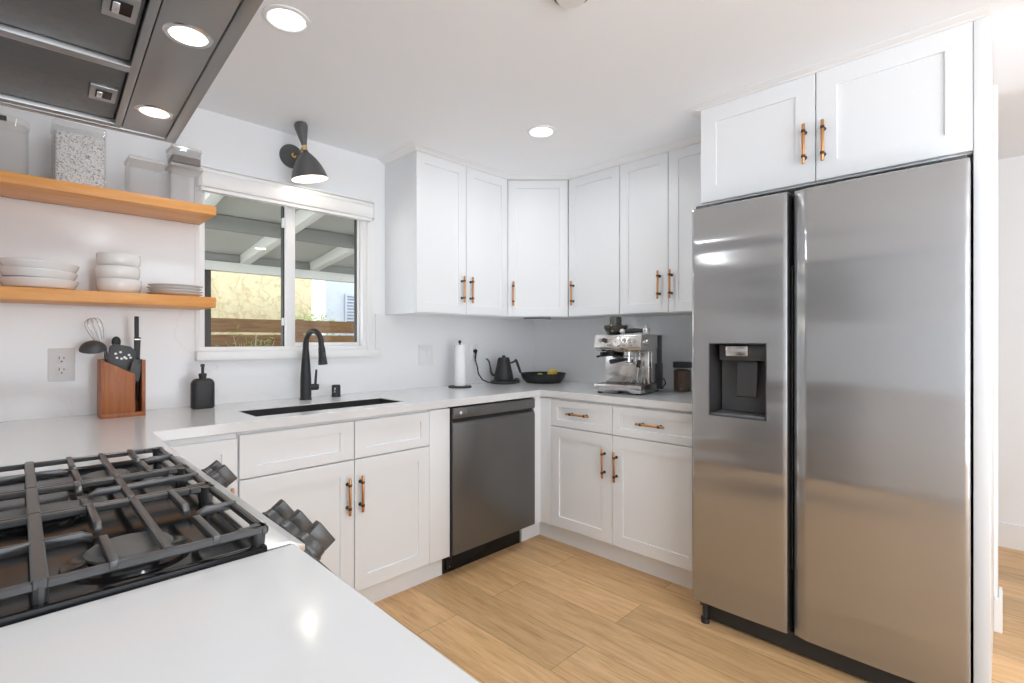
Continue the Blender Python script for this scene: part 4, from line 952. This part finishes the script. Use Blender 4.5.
# tongs
tg = thing('kitchen_tongs', 'black upright tongs with a steel band at the right of the holder', 'tongs', local((0.054, 0.018, 0.052)), 0, 'cooking utensils')
b = MB(); b.box(-0.010, 0.004, -0.008, 0.008, 0.24, 0.345, 0.003); b.prism([(-0.011, 0.26), (0.010, 0.26), (0.006, 0.15), (0.002, 0.0), (-0.002, 0.0), (-0.010, 0.16)], -0.009, 0.009, 'y', 0.002); b.build('arms', 'black', tg)
b = MB(); b.box(-0.0118, 0.0108, -0.0098, 0.0098, 0.248, 0.254, 0.001); b.build('band', 'steel', tg)
sk2 = thing('serving_spoon', 'dark rounded spoon end showing behind the slotted turner', 'spoon', local((-0.018, 0.03, 0.055)), 0, 'cooking utensils')
b = MB(); b.tube([(0.0, 0, 0), (0.004, 0, 0.19)], 0.005, 10); b.build('handle', 'black', sk2)
b = MB(); b.ellipsoid((0.005, 0, 0.238), 0.015, 0.006, 0.022); b.build('bowl', 'black', sk2)

# ------------------------------------------------------------------ soap bottle
so = thing('soap_dispenser', 'matte black pump soap bottle on the counter left of the sink', 'soap dispenser', (-2.300, -0.120, 0.914))
b = MB(); b.rbox(-0.045, 0.045, -0.030, 0.030, [(0, 0.006), (0.004, 0.001), (0.010, 0), (0.108, 0), (0.118, 0.003), (0.126, 0.009), (0.131, 0.018)], 0.024, 8); b.build('bottle', 'black', so)
b = MB(); b.lathe([(0.0145, 0), (0.0145, 0.012), (0.016, 0.013), (0.016, 0.022), (0.012, 0.024)], (0, 0, 0.130), seg=24); b.lathe([(0.006, 0), (0.006, 0.03), (0.0085, 0.03), (0.0085, 0.040), (0.006, 0.042)], (0, 0, 0.153), seg=18); b.tube([(0.0, 0, 0.187), (-0.004, -0.022, 0.187), (-0.007, -0.036, 0.182)], [0.006, 0.0055, 0.0045], 12); b.build('pump', 'black', so)

# ------------------------------------------------------------------ paper towel
ph = thing('paper_towel_holder', 'black disc stand of the paper towel roll', 'towel holder', (-0.876, -0.165, 0.914))
b = MB(); b.lathe([(0.074, 0), (0.075, 0.003), (0.073, 0.008), (0.0, 0.009)], seg=40); b.build('base', 'black', ph)
b = MB(); b.lathe([(0.005, 0), (0.005, 0.27), (0.009, 0.275), (0.010, 0.283), (0.006, 0.290), (0.0, 0.291)], (0, 0, 0.009), seg=16); b.build('rod', 'black', ph)
pr = tag(MB().lathe([(0.0065, 0), (0.034, 0), (0.0355, 0.001), (0.0355, 0.258), (0.034, 0.260), (0.0065, 0.260), (0.0065, 0.001)], seg=40, caps=(False, False)).build('paper_towel_roll', 'paper'), 'slim upright roll of white paper towel', 'paper towel')
pr.location = (-0.876, -0.165, 0.9245)

# ------------------------------------------------------------------ kettle and base
KX, KY = -0.475, -0.155
kb = thing('kettle_base', 'round black electric kettle base with its cord plugged into the wall', 'kettle base', (KX, KY, 0.914)); kb.scale = (1.08, 1.08, 1)
sr = Vector((0.702, -0.712, 0)); fw = Vector((-0.712, -0.702, 0))
b = MB(); b.lathe([(0.084, 0), (0.086, 0.004), (0.084, 0.018), (0.078, 0.022), (0.0, 0.0225)], seg=40); c_ = sr * 0.085; b.cyl((c_.x, c_.y, 0.004), (c_.x, c_.y, 0.026), 0.020, seg=24); b.build('plate', 'black', kb)
b = MB(); c_ = sr * 0.085; b.cyl((c_.x, c_.y, 0.0265), (c_.x, c_.y, 0.036), 0.014, seg=24); b.build('dial', 'charcoal', kb)
plug = Vector(((-0.626 - KX) / 1.08, (-0.034 - KY) / 1.08, 1.138 - 0.914))
b = MB(); b.tube([(-0.075, 0.02, 0.008), (-0.105, 0.035, 0.012), (-0.135, 0.055, 0.03), (-0.150, 0.075, 0.07), (-0.152, 0.085, 0.12), (-0.160, 0.095, 0.165), (plug.x, plug.y, plug.z - 0.02), tuple(plug)], [0.0045] * 6 + [0.006, 0.009], 10)
b.cyl(plug, plug + Vector((0, 0.012, 0.0)), 0.014, 0.012, 16); b.build('cord', 'rubber', kb)
kt = thing('gooseneck_kettle', 'matte black gooseneck kettle on its base in the corner', 'kettle', (KX, KY, 0.937)); kt.scale = (1.12, 1.12, 1.10)
b = MB(); b.lathe([(0.060, 0), (0.061, 0.004), (0.058, 0.030), (0.046, 0.085), (0.038, 0.128), (0.036, 0.134), (0.0, 0.134)], seg=40); b.build('body', 'black', kt)
b = MB(); b.lathe([(0.035, 0), (0.035, 0.006), (0.030, 0.009), (0.0, 0.010)], (0, 0, 0.1345), seg=32); b.lathe([(0.010, 0), (0.012, 0.006), (0.011, 0.011), (0.0, 0.012)], (0, 0, 0.1445), seg=20); b.build('lid', 'black', kt)
def S(a, z): return (sr.x * a, sr.y * a, z)
b = MB(); b.tube([S(-0.054, 0.030), S(-0.068, 0.032), S(-0.078, 0.048), S(-0.084, 0.085), S(-0.090, 0.115), S(-0.102, 0.132), S(-0.110, 0.134)], [0.009, 0.008, 0.0065, 0.0055, 0.005, 0.0045, 0.004], 12); b.build('spout', 'black', kt)
b = MB(); b.tube([S(0.040, 0.108), S(0.056, 0.112), S(0.070, 0.120)], 0.006, 10); b.tube([S(0.068, 0.128), S(0.078, 0.122), S(0.090, 0.090), S(0.105, 0.045)], [0.008, 0.009, 0.0085, 0.007], 12); b.build('handle', 'black', kt)

# ------------------------------------------------------------------ bowl with fruit
BX, BY = -0.225, -0.300
fb = tag(MB().lathe([(0.110, 0), (0.116, 0.002), (0.140, 0.028), (0.152, 0.060), (0.154, 0.067), (0.150, 0.067), (0.135, 0.030), (0.110, 0.006), (0.0, 0.005)], seg=48).build('serving_bowl', 'black'), 'wide shallow black bowl of fruit beside the kettle', 'bowl')
fb.location = (BX, BY, 0.914); fb.scale = (1.05, 1.05, 1)
def fruit(name, label, x, y, z, r, m_, rz):
    t = thing(name, label, 'fruit', (x, y, z), rz)
    b = MB(); b.lathe([(0.0, -1.25 * r), (0.18 * r, -1.22 * r), (0.30 * r, -1.08 * r), (0.7 * r, -0.75 * r), (0.95 * r, -0.3 * r), (r, 0.1 * r), (0.85 * r, 0.6 * r), (0.5 * r, 0.95 * r), (0.2 * r, 1.12 * r), (0.12 * r, 1.2 * r), (0, 1.22 * r)], (0, 0, 0), (1, 0.1, 0.15), 24); b.build('peel', m_, t)
    b = MB(); b.lathe([(0.08 * r, 0), (0.06 * r, 0.07 * r)], (1.18 * r, 0.12 * r, 0.18 * r), (1, 0.1, 0.15), 8); b.build('stem_tip', 'lime', t)
fruit('lemon', 'yellow lemon at the right side of the black bowl', BX + 0.045, BY - 0.050, 0.914 + 0.067, 0.031, 'lemon', -42)
fruit('lime', 'small yellow-green fruit low in the middle of the black bowl', BX + 0.010, BY + 0.035, 0.914 + 0.036, 0.027, 'lime', 130)
fruit('lime', 'greenish fruit at the left side of the black bowl', BX - 0.070, BY + 0.035, 0.914 + 0.034, 0.025, 'lime', 60)

# ------------------------------------------------------------------ espresso machine
PHI = 9; P0 = Vector((-0.508, -1.242)); u_ = Vector((math.sin(R(PHI)), -math.cos(R(PHI)))); n_ = Vector((math.cos(R(PHI)), math.sin(R(PHI))))
ew, ed = 0.28, 0.26
E0 = P0 - u_ * (ew / 2)
em = thing('espresso_machine', 'stainless espresso machine with bean hopper on the right counter', 'espresso machine', (E0.x, E0.y, 0.914), -(90 - PHI)); em.scale = (0.99, 1.34, 1.0)
hw = ew / 2
b = MB()
b.prism([(-hw, 0.010), (-hw + 0.05, 0.010), (-hw + 0.075, 0.022), (hw - 0.075, 0.022), (hw - 0.05, 0.010), (hw, 0.010), (hw, 0.052), (-hw, 0.052)], 0, 0.016, 'y', 0.001)
b.box(-hw, -hw + 0.008, 0.016, 0.20, 0.010, 0.052).box(hw - 0.008, hw, 0.016, 0.20, 0.010, 0.052).box(-hw + 0.008, hw - 0.008, 0.10, 0.20, 0.010, 0.052)
b.build('base', 'steel', em)
b = MB(); b.box(-hw + 0.008, hw - 0.008, 0.016, 0.10, 0.020, 0.049); tr = b.build('drip_tray', 'black', em)
b = MB()
for i in range(12): b.box(-hw + 0.02 + i * 0.0205, -hw + 0.032 + i * 0.0205, 0.022, 0.096, 0.0495, 0.052)
b.build('tray_grid', 'steel', tr)
for sx2 in (-hw + 0.025, hw - 0.025):
    for yy in (0.025, 0.235):
        b = MB(); b.cyl((sx2, yy, 0), (sx2, yy, 0.0105), 0.014, seg=16); b.build('foot', 'rubber', em)
b = MB(); b.box(-hw + 0.006, hw - 0.002, 0.100, 0.200, 0.052, 0.25, 0.006); b.build('body', 'steel', em)
b = MB(); b.box(hw - 0.0015, hw, 0.13, 0.155, 0.06, 0.235); b.build('body_seam', 'chrome', em)
b = MB(); b.prism([(0.004, 0.248), (0.000, 0.262), (0.012, 0.326), (0.020, 0.333), (0.200, 0.333), (0.200, 0.25), (0.10, 0.236), (0.030, 0.236)], -hw, hw, 'x', 0.003); head = b.build('head', 'steel', em)
# front panel slopes: plane from (0.000,0.262) to (0.012,0.326)
def F(x, z, off=0.0): return (x, 0.0 + (z - 0.262) / 0.064 * 0.012 - off, z)
nrm = Vector((0, -0.064, 0.012)).normalized()
b = MB(); b.lathe([(0.026, 0), (0.026, 0.004), (0.023, 0.005), (0.022, 0.003)], F(0.0, 0.288, 0.001), nrm, 32); g_ = b.build('gauge_ring', 'chrome', head)
b = MB(); b.lathe([(0.022, 0), (0.022, 0.0006)], F(0.0, 0.288, 0.0044), nrm, 28); b.build('gauge_face', 'gauge', em)
b = MB(); b.box(-0.001, 0.001, -0.008, -0.0074, 0.0, 0.016); o = b.build('gauge_needle', 'slot', em); o.location = (0, 0.004, 0.286); o.rotation_euler = (0, R(-35), 0)
for xx, r_ in ((-0.105, 0.0115), (-0.050, 0.010), (0.045, 0.0115), (0.075, 0.0125), (0.106, 0.0125)):
    b = MB(); b.lathe([(r_, 0), (r_, 0.003), (r_ - 0.002, 0.0045), (0, 0.0045)], F(xx, 0.300, 0.0008), nrm, 24); b.build('button', 'chrome', em)
b = MB(); b.lathe([(0.012, 0), (0.012, 0.008), (0.010, 0.012), (0, 0.012)], F(-0.077, 0.300, 0.0008), nrm, 20); b.build('grind_dial', 'black', em)
b = MB()
for xx in (-0.055, -0.042, 0.036, 0.050, 0.085): b.lathe([(0.0028, 0), (0.0028, 0.001)], F(xx, 0.272, 0.0004), nrm, 10)
b.build('indicator_lights', 'slot', em)
b = MB(); b.lathe([(0.020, 0), (0.020, 0.014), (0.017, 0.018), (0, 0.018)], (hw, 0.06, 0.290), (1, 0, 0), 28); b.build('steam_dial', 'steel', em)
# group head, portafilter, grinder cradle, steam wand
b = MB(); b.lathe([(0.036, 0), (0.036, -0.022), (0.032, -0.026), (0, -0.026)], (0.045, 0.062, 0.2355), seg=32); b.build('group_head', 'steel', em, fix=True)
b = MB(); b.lathe([(0.033, 0), (0.033, -0.030), (0.028, -0.034), (0, -0.034)], (0.045, 0.062, 0.209), seg=32); pf = b.build('portafilter', 'chrome', em, fix=True)
b = MB(); b.tube([(0.045, 0.030, 0.194), (0.020, -0.01, 0.190), (-0.005, -0.05, 0.182)], [0.008, 0.012, 0.013], 14); b.build('portafilter_handle', 'black', pf)
b = MB(); b.box(0.035, 0.055, 0.052, 0.072, 0.158, 0.176, 0.004); b.build('spout', 'chrome', pf)
b = MB(); b.lathe([(0.030, 0), (0.030, -0.018), (0.022, -0.026), (0, -0.026)], (-0.065, 0.06, 0.2355), seg=24); b.box(-0.115, -0.098, 0.02, 0.08, 0.205, 0.232, 0.004); b.tube([(-0.11, 0.03, 0.212), (-0.128, 0.01, 0.205)], 0.006, 8); b.build('grinder_cradle', 'black', em, fix=True)
b = MB(); b.tube([(0.110, 0.05, 0.236), (0.112, 0.046, 0.20), (0.104, 0.042, 0.13), (0.098, 0.040, 0.075)], 0.0045, 10); wd = b.build('steam_wand', 'chrome', em)
b = MB(); b.tube([(0.112, 0.044, 0.19), (0.104, 0.040, 0.150)], [0.010, 0.012], 12); b.build('wand_grip', 'rubber', wd)
# rear tank, hopper
b = MB(); b.box(-hw + 0.004, hw - 0.001, 0.2005, 0.262, 0.012, 0.330, 0.006); b.build('water_tank', 'charcoal', em)
b = MB(); b.box(hw - 0.006, hw + 0.004, 0.19, 0.258, 0.016, 0.165, 0.004); b.build('side_cover', 'charcoal', em)
b = MB(); b.tube([(hw - 0.02, 0.262, 0.07), (hw + 0.0, 0.285, 0.066), (hw + 0.005, 0.292, 0.04), (hw - 0.01, 0.28, 0.010), (0.02, 0.28, 0.006)], 0.0035, 8); b.build('power_cord', 'rubber', em)
hx, hy_ = -0.055, 0.085
b = MB(); b.lathe([(0.040, 0), (0.046, 0.006), (0.062, 0.030), (0.066, 0.048), (0.064, 0.052), (0.0, 0.053)], (hx, hy_, 0.3335), seg=36); hp = b.build('bean_hopper', 'smoked', em)
b = MB(); b.lathe([(0.034, 0), (0.034, 0.010), (0.030, 0.012), (0.030, 0.046), (0.027, 0.049), (0, 0.050)], (hx, hy_, 0.3868), seg=32); b.box(hx - 0.034, hx + 0.034, hy_ - 0.008, hy_ + 0.008, 0.405, 0.428, 0.003); b.build('hopper_lid', 'smoked', hp)
# portafilter-style tool lying on top
tw = E0 + u_ * 0.065 + n_ * 0.09
tl = thing('coffee_tool', 'black-handled coffee tool lying on top of the espresso machine', 'coffee tool', (tw.x, tw.y, 0.914 + 0.334), -(90 - PHI))
b = MB(); b.tube([(-0.045, -0.02, 0.016), (0.0, 0.0, 0.020), (0.045, 0.015, 0.020)], [0.013, 0.014, 0.011], 14); b.build('handle', 'black', tl)
b = MB(); b.ellipsoid((-0.058, -0.026, 0.016), 0.015, 0.015, 0.015); b.build('knob', 'gauge', tl)
b = MB(); b.lathe([(0.020, 0), (0.022, 0.006), (0.022, 0.030), (0.018, 0.032)], (0.062, 0.02, 0.001), seg=24); b.tube([(0.062, 0.02, 0.032), (0.066, 0.02, 0.05)], 0.006, 10); b.build('basket', 'steel', tl)

# ------------------------------------------------------------------ coffee canister
cj = thing('coffee_canister', 'clear canister of ground coffee with black lid beside the fridge', 'canister', (-0.145, -1.302, 0.914))
b = MB(); b.lathe([(0.046, 0), (0.050, 0.003), (0.050, 0.140), (0.048, 0.140), (0.048, 0.005), (0, 0.005)], seg=36); b.build('glass', 'jar_glass', cj)
b = MB(); b.lathe([(0.052, 0), (0.053, 0.003), (0.053, 0.030), (0.050, 0.034), (0, 0.034)], (0, 0, 0.1405), seg=36); b.build('lid', 'black', cj)
o = tag(MB().lathe([(0.046, 0), (0.0475, 0.002), (0.0475, 0.118), (0.03, 0.126), (0, 0.128)], (-0.145, -1.302, 0.9195), seg=32).build('ground_coffee', 'coffee'), 'dark brown ground coffee in the canister', 'coffee', kind='stuff')
